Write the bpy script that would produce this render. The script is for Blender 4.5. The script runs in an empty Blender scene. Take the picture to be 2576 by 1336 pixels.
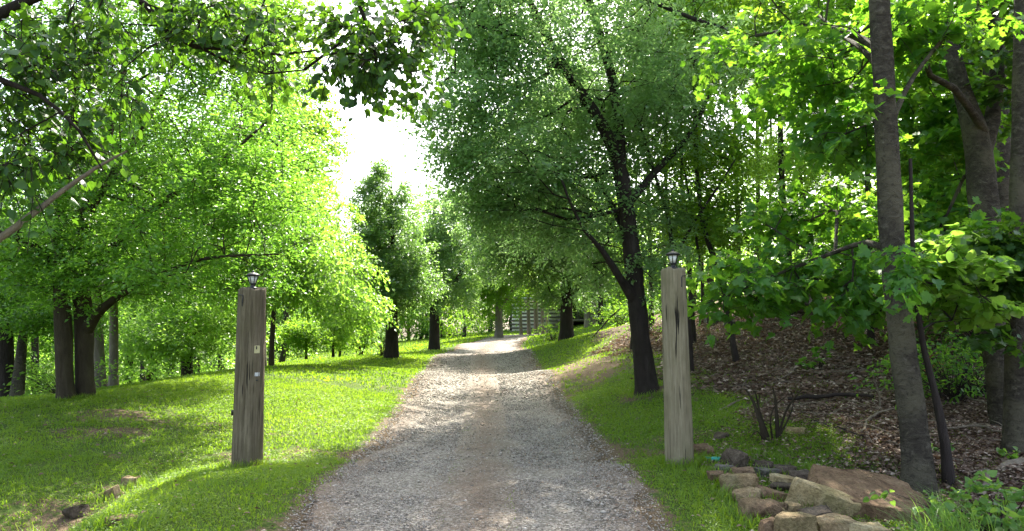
import bpy, bmesh, math, random
import numpy as np
from mathutils import Vector, Matrix
from mathutils.bvhtree import BVHTree

# ------------------------------------------------------------------ camera, sky, sun, exposure
sc = bpy.context.scene
C = sc.collection
F = 1840.0; CX, CY = 1288.0, 668.0; PITCH = math.radians(5.2); CAMZ = 1.6
cam_d = bpy.data.cameras.new('camera'); cam = bpy.data.objects.new('camera', cam_d); C.objects.link(cam)
cam.location = (0, 0, CAMZ); cam.rotation_euler = (math.radians(90) + PITCH, 0, 0)
cam_d.sensor_width = 36; cam_d.lens = 36 * F / 2576; cam_d.clip_end = 2000; cam_d.clip_start = 0.05
sc.camera = cam
SUN_EL, SUN_AZ = math.radians(50), math.radians(13)      # azimuth from +Y towards +X
w = bpy.data.worlds.new('World'); sc.world = w; w.use_nodes = True
nt = w.node_tree; nt.nodes.clear()
sky = nt.nodes.new('ShaderNodeTexSky'); sky.sky_type = 'NISHITA'; sky.sun_disc = False
sky.sun_elevation = SUN_EL; sky.sun_rotation = SUN_AZ; sky.dust_density = 4.0; sky.air_density = 1.0; sky.ozone_density = 1.0
bg = nt.nodes.new('ShaderNodeBackground'); bg.inputs[1].default_value = 0.15
wo = nt.nodes.new('ShaderNodeOutputWorld'); hs = nt.nodes.new('ShaderNodeHueSaturation'); hs.inputs['Saturation'].default_value = .7; nt.links.new(sky.outputs[0], hs.inputs['Color']); nt.links.new(hs.outputs[0], bg.inputs[0]); nt.links.new(bg.outputs[0], wo.inputs[0])
sd = bpy.data.lights.new('sun', 'SUN'); sd.energy = 4.2; sd.angle = math.radians(0.5); sd.color = (1.0, 0.94, 0.82)
so = bpy.data.objects.new('sun', sd); C.objects.link(so)
sv = Vector((math.sin(SUN_AZ) * math.cos(SUN_EL), math.cos(SUN_AZ) * math.cos(SUN_EL), math.sin(SUN_EL)))
so.rotation_euler = sv.to_track_quat('Z', 'Y').to_euler(); so.location = sv * 60
sc.view_settings.view_transform = 'Standard'; sc.view_settings.look = 'None'
sc.view_settings.exposure = 2.3; sc.view_settings.gamma = 1.0
sc.render.engine = 'CYCLES'
cy = sc.cycles
cy.max_bounces = 12; cy.diffuse_bounces = 9; cy.glossy_bounces = 2; cy.transmission_bounces = 9; cy.transparent_max_bounces = 8
cy.use_denoising = True; cy.sample_clamp_indirect = 6.0; cy.caustics_reflective = False; cy.caustics_refractive = False
try: cy.denoising_prefilter = 'NONE'
except Exception: pass

R = np.random.default_rng(7)
random.seed(7)
cp, sp_ = math.cos(PITCH), math.sin(PITCH)

def W(px, py, Y):
    """photo position (2576x1336 frame) at world depth Y -> world point"""
    a = (px - CX) / F; b = (CY - py) / F
    dx, dy, dz = a, cp - b * sp_, sp_ + b * cp
    t = Y / dy
    return np.array([dx * t, Y, CAMZ + dz * t])

# ------------------------------------------------------------------ mesh helpers
def np_mesh(name, V, Fc, mat=None, attrs=None, smooth=False, mats=None, midx=None):
    me = bpy.data.meshes.new(name)
    V = np.asarray(V, dtype=np.float32); Fc = np.asarray(Fc, dtype=np.int32)
    k = Fc.shape[1]
    me.vertices.add(len(V)); me.vertices.foreach_set('co', V.ravel())
    me.loops.add(Fc.size); me.loops.foreach_set('vertex_index', Fc.ravel())
    me.polygons.add(len(Fc)); me.polygons.foreach_set('loop_start', np.arange(0, Fc.size, k, dtype=np.int32))
    if smooth: me.polygons.foreach_set('use_smooth', np.ones(len(Fc), dtype=bool))
    for m in (mats or ([mat] if mat else [])): me.materials.append(m)
    if midx is not None: me.polygons.foreach_set('material_index', np.asarray(midx, dtype=np.int32))
    me.update(calc_edges=True)
    for an, av in (attrs or {}).items():
        at = me.attributes.new(an, 'FLOAT', 'POINT'); at.data.foreach_set('value', np.asarray(av, dtype=np.float32).ravel())
    return me

def link(name, me, parent=None, loc=None):
    o = bpy.data.objects.new(name, me); C.objects.link(o)
    if parent: o.parent = parent
    if loc is not None: o.location = loc
    return o

def tag(o, label=None, cat=None, group=None, kind=None):
    if label: o['label'] = label
    if cat: o['category'] = cat
    if group: o['group'] = group
    if kind: o['kind'] = kind
    return o

def empty(name, loc, label, cat, group=None):
    o = bpy.data.objects.new(name, None); C.objects.link(o); o.location = loc
    return tag(o, label, cat, group)

def bm_obj(name, bm, mat, parent=None, smooth=False):
    me = bpy.data.meshes.new(name); bm.to_mesh(me); bm.free(); me.materials.append(mat)
    if smooth: me.polygons.foreach_set('use_smooth', [True] * len(me.polygons))
    return link(name, me, parent)

def norm(a):
    return a / np.maximum(np.linalg.norm(a, axis=-1, keepdims=True), 1e-9)

def noise3(P, s, seed=0):
    """cheap smooth pseudo noise in [-1,1]"""
    P = np.asarray(P) * s
    r = np.random.default_rng(seed); out = 0
    for i in range(5):
        k = r.normal(size=3); k /= np.linalg.norm(k); k *= 1.0 + 0.7 * i
        out = out + np.sin(P @ k * 2.2 + r.uniform(0, 6.28) + 1.3 * np.sin(P @ (r.normal(size=3)) + r.uniform(0, 6.28))) / (1 + .35 * i)
    return out / 2.6

# ------------------------------------------------------------------ materials
def M(name):
    m = bpy.data.materials.new(name); m.use_nodes = True
    n = m.node_tree; n.nodes.clear()
    out = n.nodes.new('ShaderNodeOutputMaterial')
    return m, n, out
def N(n, t, **kw):
    x = n.nodes.new(t)
    for k, v in kw.items():
        if k.startswith('i_'):
            x.inputs[int(k[2:])].default_value = v
        else: setattr(x, k, v)
    return x
def ramp(n, fac, stops):
    r = n.nodes.new('ShaderNodeValToRGB'); e = r.color_ramp.elements
    while len(e) < len(stops): e.new(0.5)
    for i, (p, c) in enumerate(stops): e[i].position = p; e[i].color = (*c, 1)
    n.links.new(fac, r.inputs[0]); return r.outputs[0]
def noise(n, scale, detail=4, rough=.6, vec=None, dist=0):
    x = n.nodes.new('ShaderNodeTexNoise'); x.inputs['Scale'].default_value = scale
    x.inputs['Detail'].default_value = detail; x.inputs['Roughness'].default_value = rough; x.inputs['Distortion'].default_value = dist
    if vec is not None: n.links.new(vec, x.inputs['Vector'])
    return x.outputs[0]
def mixc(n, fac, a, b, mode='MIX'):
    x = n.nodes.new('ShaderNodeMix'); x.data_type = 'RGBA'; x.blend_type = mode
    for s, v in ((x.inputs[0], fac), (x.inputs[6], a), (x.inputs[7], b)):
        if isinstance(v, (int, float)): s.default_value = v
        elif isinstance(v, tuple): s.default_value = (*v, 1)
        else: n.links.new(v, s)
    return x.outputs[2]
def math_(n, op, a, b=0.0, clamp=False):
    x = n.nodes.new('ShaderNodeMath'); x.operation = op; x.use_clamp = clamp
    for s, v in ((x.inputs[0], a), (x.inputs[1], b)):
        if isinstance(v, (int, float)): s.default_value = v
        else: n.links.new(v, s)
    return x.outputs[0]
def bump(n, h, strength=.5, dist=.02):
    b = n.nodes.new('ShaderNodeBump'); b.inputs['Strength'].default_value = strength; b.inputs['Distance'].default_value = dist
    n.links.new(h, b.inputs['Height']); return b.outputs[0]
def objvec(n, scale=(1, 1, 1)):
    tc = n.nodes.new('ShaderNodeTexCoord'); mp = n.nodes.new('ShaderNodeMapping'); mp.inputs['Scale'].default_value = scale
    n.links.new(tc.outputs['Object'], mp.inputs[0]); return mp.outputs[0]
def attr(n, name):
    a = n.nodes.new('ShaderNodeAttribute'); a.attribute_name = name; return a.outputs['Fac']
def principled(n, out, col, rough=.8, nrm=None, spec=.3, metal=0):
    p = n.nodes.new('ShaderNodeBsdfPrincipled')
    if isinstance(col, tuple): p.inputs['Base Color'].default_value = (*col, 1)
    else: n.links.new(col, p.inputs['Base Color'])
    if isinstance(rough, (int, float)): p.inputs['Roughness'].default_value = rough
    else: n.links.new(rough, p.inputs['Roughness'])
    p.inputs['Specular IOR Level'].default_value = spec; p.inputs['Metallic'].default_value = metal
    if nrm is not None: n.links.new(nrm, p.inputs['Normal'])
    n.links.new(p.outputs[0], out.inputs[0]); return p

def leaf_mat(name, dark, mid, light, trans_a, trans_b, tmix=.5, rough=.42, spec=.45):
    m, n, out = M(name)
    a = attr(n, 'rnd')
    col = ramp(n, a, [(0, dark), (.55, mid), (1, light)])
    tc = ramp(n, a, [(0, trans_a), (1, trans_b)])
    p = principled(n, out, col, rough, spec=spec)
    t = n.nodes.new('ShaderNodeBsdfTranslucent'); n.links.new(tc, t.inputs[0])
    mx = n.nodes.new('ShaderNodeMixShader'); mx.inputs[0].default_value = tmix
    n.links.new(p.outputs[0], mx.inputs[1]); n.links.new(t.outputs[0], mx.inputs[2]); n.links.new(mx.outputs[0], out.inputs[0])
    return m
LEAF_BEECH = leaf_mat('beech_leaf', (.035, .10, .012), (.055, .145, .018), (.085, .19, .02), (.16, .40, .025), (.33, .60, .06), .5, .34, .6)
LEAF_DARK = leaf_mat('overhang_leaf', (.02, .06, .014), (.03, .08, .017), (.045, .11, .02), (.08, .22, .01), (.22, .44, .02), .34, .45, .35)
LEAF_PEAR = leaf_mat('pear_leaf', (.05, .115, .045), (.075, .155, .06), (.11, .20, .085), (.27, .50, .13), (.44, .66, .20), .55, .3, .65)
LEAF_MAPLE = leaf_mat('maple_leaf', (.035, .11, .02), (.05, .15, .025), (.08, .19, .03), (.14, .40, .02), (.36, .62, .04), .5, .45, .4)
LEAF_YELLOW = leaf_mat('bright_leaf', (.06, .14, .015), (.085, .18, .018), (.12, .22, .025), (.22, .46, .03), (.42, .66, .09), .55, .34, .6)
LEAF_WOOD = leaf_mat('wood_leaf', (.035, .10, .015), (.06, .15, .02), (.09, .19, .025), (.18, .40, .02), (.40, .62, .04), .5, .6, .25)
LEAF_FAR = leaf_mat('far_pear_leaf', (.05, .12, .045), (.08, .165, .06), (.12, .21, .08), (.16, .34, .05), (.30, .5, .08), .45, .35, .6)
GRASS = leaf_mat('grass_blade', (.05, .10, .012), (.085, .16, .014), (.135, .215, .022), (.18, .36, .012), (.42, .60, .03), .42, .5, .35)
LITTER = leaf_mat('litter_leaf', (.07, .045, .032), (.21, .15, .11), (.62, .52, .42), (.12, .06, .03), (.30, .18, .1), .18, .75, .2)
WEED = leaf_mat('weed_leaf', (.05, .13, .03), (.08, .18, .035), (.12, .22, .05), (.2, .4, .04), (.4, .6, .08), .42, .45, .35)
ORANGE = leaf_mat('rusty_leaf', (.3, .12, .03), (.4, .18, .04), (.5, .26, .06), (.4, .15, .03), (.6, .3, .05), .4, .6, .2)

def bark_mat(name, c0, c1, c2, scale=9, horiz=False, lichen=None):
    m, n, out = M(name)
    v = objvec(n, (1, 1, .22) if not horiz else (.8, .8, 1.3))
    a = noise(n, scale, 8, .7, v, .6)
    v2 = objvec(n); b = noise(n, 1.7, 5, .6, v2)
    col = ramp(n, a, [(.3, c0), (.55, c1), (.75, c2)])
    if lichen:
        col = mixc(n, ramp(n, b, [(.50, (0, 0, 0)), (.62, (1, 1, 1))]), col, lichen)
        fine = noise(n, 26, 4, .6, v2); col = mixc(n, ramp(n, fine, [(.55, (0, 0, 0)), (.66, (.55,) * 3)]), col, c0)
    else: col = mixc(n, b, col, c0, 'MIX')
    principled(n, out, col, .9, bump(n, a, 1.0, .06), .15)
    return m
BARK_DARK = bark_mat('dark_bark', (.018, .014, .012), (.045, .036, .03), (.085, .072, .062))
BARK_BEECH = bark_mat('mossy_bark', (.03, .024, .016), (.07, .055, .035), (.11, .095, .06))
BARK_MAPLE = bark_mat('maple_bark', (.025, .021, .016), (.065, .056, .043), (.17, .155, .12), 14, True, (.10, .09, .062))
BARK_PALE = bark_mat('pale_bark', (.12, .10, .085), (.22, .19, .165), (.33, .30, .27))
DEADWOOD = bark_mat('dead_wood', (.16, .13, .095), (.28, .24, .18), (.42, .38, .31), 16)
SLIM = bark_mat('slender_bark', (.028, .022, .02), (.06, .048, .042), (.11, .095, .085), 12)

def post_mat(name, c0, c1, c2, tint):
    m, n, out = M(name)
    v = objvec(n, (1, 1, .045)); v2 = objvec(n, (1, 1, .6))
    a = noise(n, 34, 7, .75, v, .25); b = noise(n, 5, 5, .6, v2)
    col = ramp(n, a, [(.34, c0), (.48, c1), (.68, c2)])
    col = mixc(n, ramp(n, b, [(.42, (0, 0, 0)), (.68, (.75,) * 3)]), col, tint)
    cr = noise(n, 42, 3, .5, objvec(n, (1, 1, .035)), .15)
    crk = ramp(n, cr, [(.325, (0, 0, 0)), (.36, (1, 1, 1))])
    col = mixc(n, crk, (.012, .010, .008), col)
    h = math_(n, 'ADD', a, math_(n, 'MULTIPLY', crk, 1.4))
    principled(n, out, col, .88, bump(n, h, .9, .012), .2)
    return m
POST_A = post_mat('weathered_brown_timber', (.055, .042, .026), (.13, .105, .07), (.23, .19, .13), (.095, .08, .045))
POST_B = post_mat('weathered_grey_timber', (.11, .095, .062), (.20, .172, .11), (.30, .268, .185), (.14, .125, .07))

def simple(name, col, rough=.5, spec=.4, metal=0, bscale=None, var=None):
    m, n, out = M(name); nrm = None; c = col
    if bscale:
        a = noise(n, bscale, 5, .6, objvec(n)); nrm = bump(n, a, .4, .01)
        if var: c = ramp(n, a, [(.3, col), (.7, var)])
    principled(n, out, c, rough, nrm, spec, metal); return m
BLACK = simple('black_painted_metal', (.012, .012, .012), .45, .5, .3, 60, (.03, .03, .03))
GLASSY = simple('frosted_lamp_glass', (.55, .57, .55), .25, .6, 0, 30, (.65, .67, .65))
YPLATE = simple('yellowed_plastic', (.42, .38, .18), .5, .4, 0, 40, (.55, .5, .3))
WPLATE = simple('white_enamel_plate', (.6, .62, .62), .4, .5, 0, 40, (.45, .46, .45))
TEAL = simple('teal_plastic', (.0, .25, .20), .4, .5, 0, 20, (.02, .36, .29))
LOGM = bark_mat('grey_log', (.09, .08, .07), (.16, .145, .13), (.23, .21, .19), 8)
CHINK = simple('white_chinking', (.62, .60, .56), .9, .2, 0, 8, (.72, .70, .66))
ROOFM = simple('metal_sheet_roof', (.35, .37, .38), .5, .5, .2, 3, (.25, .26, .27))
DARKIN = simple('near_black_wall', (.015, .016, .015), .7, .2, 0, 3, (.03, .03, .03))  # near-black colour of the porch back wall
WINDOWG = simple('dark_window_glass', (.03, .04, .05), .08, .6, 0, 3, (.04, .05, .06))

def rock_mat(name, c0, c1, c2, moss=(.10, .11, .04), mo=.5):
    m, n, out = M(name)
    tc = n.nodes.new('ShaderNodeTexCoord'); oi = n.nodes.new('ShaderNodeObjectInfo')
    add = n.nodes.new('ShaderNodeVectorMath'); add.operation = 'ADD'; n.links.new(tc.outputs['Object'], add.inputs[0]); n.links.new(oi.outputs['Location'], add.inputs[1])
    v = add.outputs[0]
    a = noise(n, 6, 8, .65, v, .4); b = noise(n, 2.5, 4, .6, v); f = noise(n, 40, 5, .7, v)
    col = ramp(n, a, [(.3, c0), (.5, c1), (.72, c2)])
    col = mixc(n, ramp(n, b, [(.5, (0, 0, 0)), (.66, (mo,) * 3)]), col, moss)
    col = mixc(n, .6, col, ramp(n, f, [(.35, (.25, .25, .25)), (.6, (1, 1, 1))]), 'MULTIPLY')
    h = math_(n, 'ADD', math_(n, 'MULTIPLY', a, 1.0), math_(n, 'MULTIPLY', f, .35))
    principled(n, out, col, .9, bump(n, h, 1.0, .07), .2); return m
ROCK_TAN = rock_mat('tan_sandstone', (.16, .11, .055), (.30, .22, .12), (.42, .34, .21))
ROCK_BROWN = rock_mat('brown_sandstone', (.10, .062, .036), (.20, .13, .078), (.30, .215, .135), (.14, .12, .06), .4)
ROCK_DARK = rock_mat('dark_fieldstone', (.055, .04, .028), (.115, .088, .063), (.19, .15, .11), (.07, .07, .05))
ROCK_SLAB = rock_mat('reddish_slab_stone', (.12, .072, .04), (.215, .138, .078), (.30, .205, .125), (.16, .13, .07), .3)
ROCK_GREY = rock_mat('grey_fieldstone', (.09, .08, .07), (.16, .145, .125), (.25, .23, .2))
ROCK_YEL = rock_mat('yellow_sandstone', (.22, .16, .07), (.40, .31, .16), (.52, .45, .28), (.20, .19, .08))

# ------------------------------------------------------------------ terrain
ctrl = []
def cp_px(px, py, Y): p = W(px, py, Y); ctrl.append((p[0], Y, p[2]))
RY = [-12, 0, 5.85, 9, 13.4, 16.5, 25, 33, 40, 50, 54, 58]
RXC = [-.2, -.25, -.30, -.35, -.5, -.63, -1.0, -1.35, -1.2, -.1, 1.0, 3.2]
RHW = [1.45, 1.45, 1.45, 1.53, 1.6, 1.63, 1.8, 1.8, 1.6, 1.35, 1.3, 1.3]
RZ = [-.15, -.05, 0, .02, .06, .13, .31, .61, .93, 1.25, 1.39, 1.45]
for y, x, h, z in zip(RY, RXC, RHW, RZ):
    ctrl += [(x, y, z), (x - h, y, z), (x + h, y, z)]
for a in [(620, 1178, 8.6), (185, 1005, 13), (400, 985, 14.5), (600, 945, 17), (800, 918, 22), (252, 982, 21), (285, 982, 22), (470, 962, 30),
          (683, 937, 26), (770, 925, 38), (905, 905, 42), (985, 900, 29), (1093, 880, 38), (1255, 850, 50), (1000, 868, 62), (1130, 860, 62),
          (830, 880, 66), (20, 1008, 18), (0, 1100, 10.2), (300, 1100, 10.4), (500, 1050, 12),
          (1707, 1160, 8.0), (1628, 985, 13.8), (1800, 1080, 9.8), (1850, 1000, 12.5), (1850, 900, 16), (1850, 820, 20), (1950, 752, 24),
          (2200, 790, 18), (2200, 950, 12.5), (2200, 1090, 9), (2300, 1243, 7.4), (2500, 1110, 9), (2560, 920, 12), (2560, 1240, 7.0),
          (1600, 835, 26), (1500, 850, 28), (1425, 853, 31), (1520, 817, 45), (1500, 810, 58), (1285, 836, 65), (1590, 802, 62),
          (1950, 1300, 6.3), (1700, 1300, 6.3), (1480, 930, 19), (1700, 900, 17)]:
    cp_px(*a)
ctrl += [(-3.4, 5.3, 0), (-3.6, 6.3, 0), (-3.75, 7.4, .0), (-3.75, 8.4, .01), (-3.6, 9.5, .03), (-4.0, 11, .1), (-4.3, 5.6, -.55), (-4.4, 6.6, -.5), (-4.4, 7.5, -.36), (-4.3, 8.4, -.14), (-4.6, 9.6, .02),
         (-5.2, 6.4, -.42), (-5.2, 8.0, -.06), (-5.9, 7.4, -.10), (-6.4, 8.6, .06), (-3.3, 3, 0), (-4.5, 3, -.6), (-6, 4.5, -.4), (-9, 5, -.1),
         (-9, 16, .3), (-14, 17, 0), (-14, 30, -.9), (-20, 40, -2.2), (-12, 50, -.5), (-25, 15, -.8), (-30, 60, -2.5), (-20, 75, -.5),
         (3.2, 5.2, .0), (4.2, 5.2, -.2), (6, 4.5, .2), (3, 0, -.1), (10, 0, .4), (9, 8, 1.0), (13, 12, 2.4),
         (12, 30, 3.6), (20, 34, 4.2), (16, 20, 4.2), (28, 22, 6), (8, 42, 2.6), (15, 50, 3.2), (25, 60, 3.5),
         (-60, 90, -3), (60, 90, 4), (0, 95, 2), (-60, 40, -4), (60, 40, 7), (0, -30, -.5), (-40, -25, -1), (40, -25, 1), (-15, -5, -.3), (15, -5, .8)]
ctrl = np.array(ctrl, float)
S_ = 20.0
def tps_k(r2): return 0.5 * r2 * np.log(r2 + 1e-9)
A = ctrl[:, :2] / S_
K = tps_k(((A[:, None] - A[None]) ** 2).sum(-1)); nC = len(A)
P1 = np.hstack([np.ones((nC, 1)), A]); L = np.zeros((nC + 3, nC + 3))
L[:nC, :nC] = K + 2e-4 * np.eye(nC); L[:nC, nC:] = P1; L[nC:, :nC] = P1.T
sol = np.linalg.lstsq(L, np.concatenate([ctrl[:, 2], [0, 0, 0]]), rcond=None)[0]
def road_cx(y): return np.interp(y, RY, RXC)
def road_hw(y): return np.interp(y, RY, RHW)
def G(x, y):
    """height of the ground"""
    x = np.asarray(x, float); y = np.asarray(y, float); sh = x.shape
    X = np.stack([x.ravel(), y.ravel()], 1)
    Xc = np.clip(X, [-75, -35], [75, 100]) / S_
    z = np.empty(len(X))
    for i in range(0, len(X), 20000):
        q = Xc[i:i + 20000]
        z[i:i + 20000] = tps_k(((q[:, None] - A[None]) ** 2).sum(-1)) @ sol[:nC] + sol[nC] + q @ sol[nC + 1:]
    p3 = np.stack([X[:, 0], X[:, 1], 0 * X[:, 0]], 1)
    d = np.abs(X[:, 0] - road_cx(X[:, 1])) - road_hw(X[:, 1])
    k = np.clip(d / 1.5, 0, 1)
    z += k * (.035 * noise3(p3, .9, 3) + .018 * noise3(p3, 2.6, 4))
    lt = litter_mask(X[:, 0], X[:, 1]); z += lt * .05 * noise3(p3, 1.9, 5)
    return z.reshape(sh)
def litter_mask(x, y):
    p3 = np.stack([x, y, 0 * x], -1)
    # the wooded bank right of the lawn strip
    edge = np.interp(y, [-10, 5, 8, 9.5, 11, 14, 18, 24, 30, 34, 40], [3.2, 3.3, 3.3, 3.6, 3.0, 3.0, 3.0, 2.6, 2.8, 4.6, 9.0])
    v = (x - edge) / 1.0 + .7 * noise3(p3, .8, 11)
    return np.clip(v, 0, 1)
def on_ground(px, py):
    """where the sight line through a photo position meets the ground"""
    Ys = np.concatenate([np.arange(4.5, 30, .05), np.arange(30, 80, .25)])
    pts = np.array([W(px, py, Y) for Y in Ys]); g = G(pts[:, 0], pts[:, 1])
    k = np.argmax(pts[:, 2] <= g) if (pts[:, 2] <= g).any() else len(Ys) - 1
    return np.array([pts[k, 0], pts[k, 1], g[k]])
def gz(x, y): return float(G(np.array([x]), np.array([y]))[0])

def warp(u, near, far): return np.sign(u) * (near * np.abs(u) + (far - near) * np.abs(u) ** 3.2)
gx = warp(np.linspace(-1, 1, 420), 24, 420)
gyv = 8 + warp(np.linspace(-1, 1, 460), 32, 460)
XX, YY = np.meshgrid(gx, gyv); ZZ = G(XX, YY)
dr = np.abs(XX - road_cx(YY)) - road_hw(YY)
inr = (YY < 58)
ZZ = ZZ - np.where(inr, np.clip(-(dr + .05) / .25, 0, 1) * .07, 0)
V = np.stack([XX, YY, ZZ], -1).reshape(-1, 3)
ny, nx = XX.shape; ii = np.arange(ny * nx).reshape(ny, nx)
Fq = np.stack([ii[:-1, :-1], ii[:-1, 1:], ii[1:, 1:], ii[1:, :-1]], -1).reshape(-1, 4)
p3 = np.stack([V[:, 0], V[:, 1], 0 * V[:, 0]], 1)
def dirt_mask(x, y):
    p3 = np.stack([x, y, 0 * x], -1)
    d = np.abs(x - road_cx(y)) - road_hw(y)
    near_edge = np.clip(1 - d / .38, 0, 1) * (y < 58)
    patch = np.clip((noise3(p3, .55, 21) + .5 * noise3(p3, 1.7, 22) - .28) * 1.4, 0, .45)
    left = np.clip(1 - np.hypot((x + 5.5) / 3.2, (y - 11.5) / 1.6), 0, 1) * .5          # worn earth under the spreading tree
    right = np.clip(1 - np.hypot((x - 2.0) / 1.3, (y - 21) / 5.5), 0, 1) * 1.5
    base = np.clip(1 - np.hypot(x - 2.55, y - 13.8) / .7, 0, 1)
    ditch = np.clip(1.3 - np.hypot((x + 4.5) / .7, (y - 6.9) / 1.7), 0, 1) * 1.0
    m = patch * np.clip((30 - y) / 15, 0, 1) + near_edge * .9 + left + right + base * 1.5 + ditch * .9
    return np.clip(m + .25 * noise3(p3, 2.5, 23) * (m > .05), 0, 1)
mG, n, out = M('lawn_and_leafy_earth')
v = objvec(n); a1 = noise(n, 1.2, 6, .65, v); a2 = noise(n, 14, 6, .7, v); a3 = noise(n, 60, 4, .7, v)
gr = ramp(n, a2, [(.3, (.04, .06, .015)), (.55, (.07, .11, .02)), (.75, (.11, .14, .035))])
gr = mixc(n, ramp(n, a1, [(.45, (0, 0, 0)), (.65, (.5,) * 3)]), gr, (.085, .12, .03))
dt = ramp(n, a3, [(.3, (.06, .04, .024)), (.55, (.13, .095, .058)), (.75, (.24, .185, .125))])
lt = ramp(n, a3, [(.3, (.04, .027, .018)), (.55, (.10, .07, .048)), (.75, (.24, .18, .13))])
rag = math_(n, 'MULTIPLY', math_(n, 'SUBTRACT', a2, .5), 2.2)
def ragged(m_): return ramp(n, math_(n, 'ADD', m_, rag), [(.38, (0, 0, 0)), (.62, (1, 1, 1))])
col = mixc(n, ragged(attr(n, 'dirt')), gr, dt); col = mixc(n, ragged(attr(n, 'litter')), col, lt)
principled(n, out, col, .95, bump(n, math_(n, 'ADD', a2, math_(n, 'MULTIPLY', a3, .6)), .8, .04), .1)
me = np_mesh('ground', V, Fq, mG, {'dirt': dirt_mask(V[:, 0], V[:, 1]), 'litter': litter_mask(V[:, 0], V[:, 1]) * (V[:, 1] < 60)}, smooth=True)
tag(link('ground', me), kind='structure', label='grassy ground falling to the left and rising as a leafy bank to the right')

# driveway ribbon
ys = np.concatenate([np.arange(-10, 14, .08), np.arange(14, 58.01, .25)]); us = np.linspace(-1.12, 1.12, 61)
UU, YR = np.meshgrid(us, ys); XR = road_cx(YR) + UU * road_hw(YR)
pr = np.stack([XR, YR, 0 * XR], -1)
XR = XR + (np.abs(UU) > .6) * np.sign(UU) * (np.abs(UU) - .6) * .55 * noise3(pr, 1.3, 31)
ZR = G(XR, YR) + .012 + .025 * np.clip(1 - (UU / .25) ** 2, 0, 1) - .02 * np.exp(-((np.abs(UU) - .52) / .2) ** 2) \
     - np.clip((np.abs(UU) - .93) / .19, 0, 1) * .10 + .006 * noise3(pr, 5, 32) + .009 * noise3(pr, 1.7, 33)
Vr = np.stack([XR, YR, ZR], -1).reshape(-1, 3)
ny, nx = XR.shape; ii = np.arange(ny * nx).reshape(ny, nx)
Fr = np.stack([ii[:-1, :-1], ii[:-1, 1:], ii[1:, 1:], ii[1:, :-1]], -1).reshape(-1, 4)
mR, n, out = M('gravel_driveway')
v = objvec(n); u = math_(n, 'ABSOLUTE', attr(n, 'across'))
vo = n.nodes.new('ShaderNodeTexVoronoi'); vo.inputs['Scale'].default_value = 55; n.links.new(v, vo.inputs['Vector'])
vo2 = n.nodes.new('ShaderNodeTexVoronoi'); vo2.inputs['Scale'].default_value = 24; n.links.new(v, vo2.inputs['Vector'])
big = noise(n, .9, 6, .65, v); med = noise(n, 5, 5, .7, v); fn = noise(n, 90, 3, .6, v)
sep = n.nodes.new('ShaderNodeSeparateColor'); n.links.new(vo.outputs['Color'], sep.inputs[0])
st = ramp(n, sep.outputs[0], [(0, (.075, .064, .05)), (.4, (.17, .15, .122)), (.8, (.28, .25, .21)), (1, (.40, .365, .31))])
earth = ramp(n, med, [(.3, (.10, .066, .042)), (.7, (.20, .14, .095))])
# brown earth shows in the middle strip and at the verges
mid_ = math_(n, 'SUBTRACT', 1.0, math_(n, 'MULTIPLY', u, 2.6), True)
ver = math_(n, 'MULTIPLY', math_(n, 'SUBTRACT', u, .72), 4.0, True)
mk = math_(n, 'ADD', math_(n, 'MULTIPLY', mid_, .95), ver, True)
mk = math_(n, 'ADD', mk, math_(n, 'MULTIPLY', math_(n, 'SUBTRACT', big, .5), 1.6), True)
mk = math_(n, 'MULTIPLY', mk, ramp(n, fn, [(.35, (.35,) * 3), (.6, (1, 1, 1))]), True)
col = mixc(n, mk, st, earth)
h = math_(n, 'SUBTRACT', 1.0, vo.outputs['Distance']); h2 = math_(n, 'SUBTRACT', 1.0, vo2.outputs['Distance'])
principled(n, out, col, .9, bump(n, math_(n, 'ADD', h, h2), .9, .02), .25)
me = np_mesh('driveway', Vr, Fr, mR, {'across': UU.ravel()}, smooth=True)
tag(link('driveway', me), kind='structure', label='pale gravel driveway running away and bending right')

# ------------------------------------------------------------------ leaf templates and scattering
def tpl_diamond(wd=.55, fold=.12):
    v = np.array([[0, 0, 0], [.5, -wd / 2, fold], [1, 0, -.08], [.45, wd / 2, fold]]); return v, np.array([[0, 1, 2], [0, 2, 3]])
def tpl_heart():
    o = [(0, 0), (-.06, .22), (.08, .42), (.35, .47), (.65, .33), (1, 0), (.65, -.33), (.35, -.47), (.08, -.42), (-.06, -.22)]
    v = np.array([[.35, 0, -.06]] + [[x, y, .10 * abs(y) - .1 * x * x] for x, y in o]); k = len(o)
    return v, np.array([[0, 1 + (i + 1) % k, 1 + i] for i in range(k)])
def tpl_maple():
    o = [(0, .05), (-.05, .28), (.12, .3), (.14, .55), (.34, .46), (.45, .62), (.55, .36), (.52, .2), (.78, .26), (.8, .12), (1, 0),
         (.8, -.12), (.78, -.26), (.52, -.2), (.55, -.36), (.45, -.62), (.34, -.46), (.14, -.55), (.12, -.3), (-.05, -.28), (0, -.05)]
    v = np.array([[.36, 0, -.05]] + [[x, y, .12 * abs(y) - .12 * x * x] for x, y in o]); k = len(o)
    return v, np.array([[0, 1 + (i + 1) % k, 1 + i] for i in range(k)])
def tpl_oval():
    o = [(0, 0), (.25, .2), (.6, .23), (1, 0), (.6, -.23), (.25, -.2)]
    v = np.array([[x, y, .12 * abs(y) - .15 * x * x] for x, y in o]); return v, np.array([[0, 2, 1], [0, 3, 2], [0, 4, 3], [0, 5, 4]])
T_D, T_H, T_M, T_O = tpl_diamond(), tpl_heart(), tpl_maple(), tpl_oval()

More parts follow.
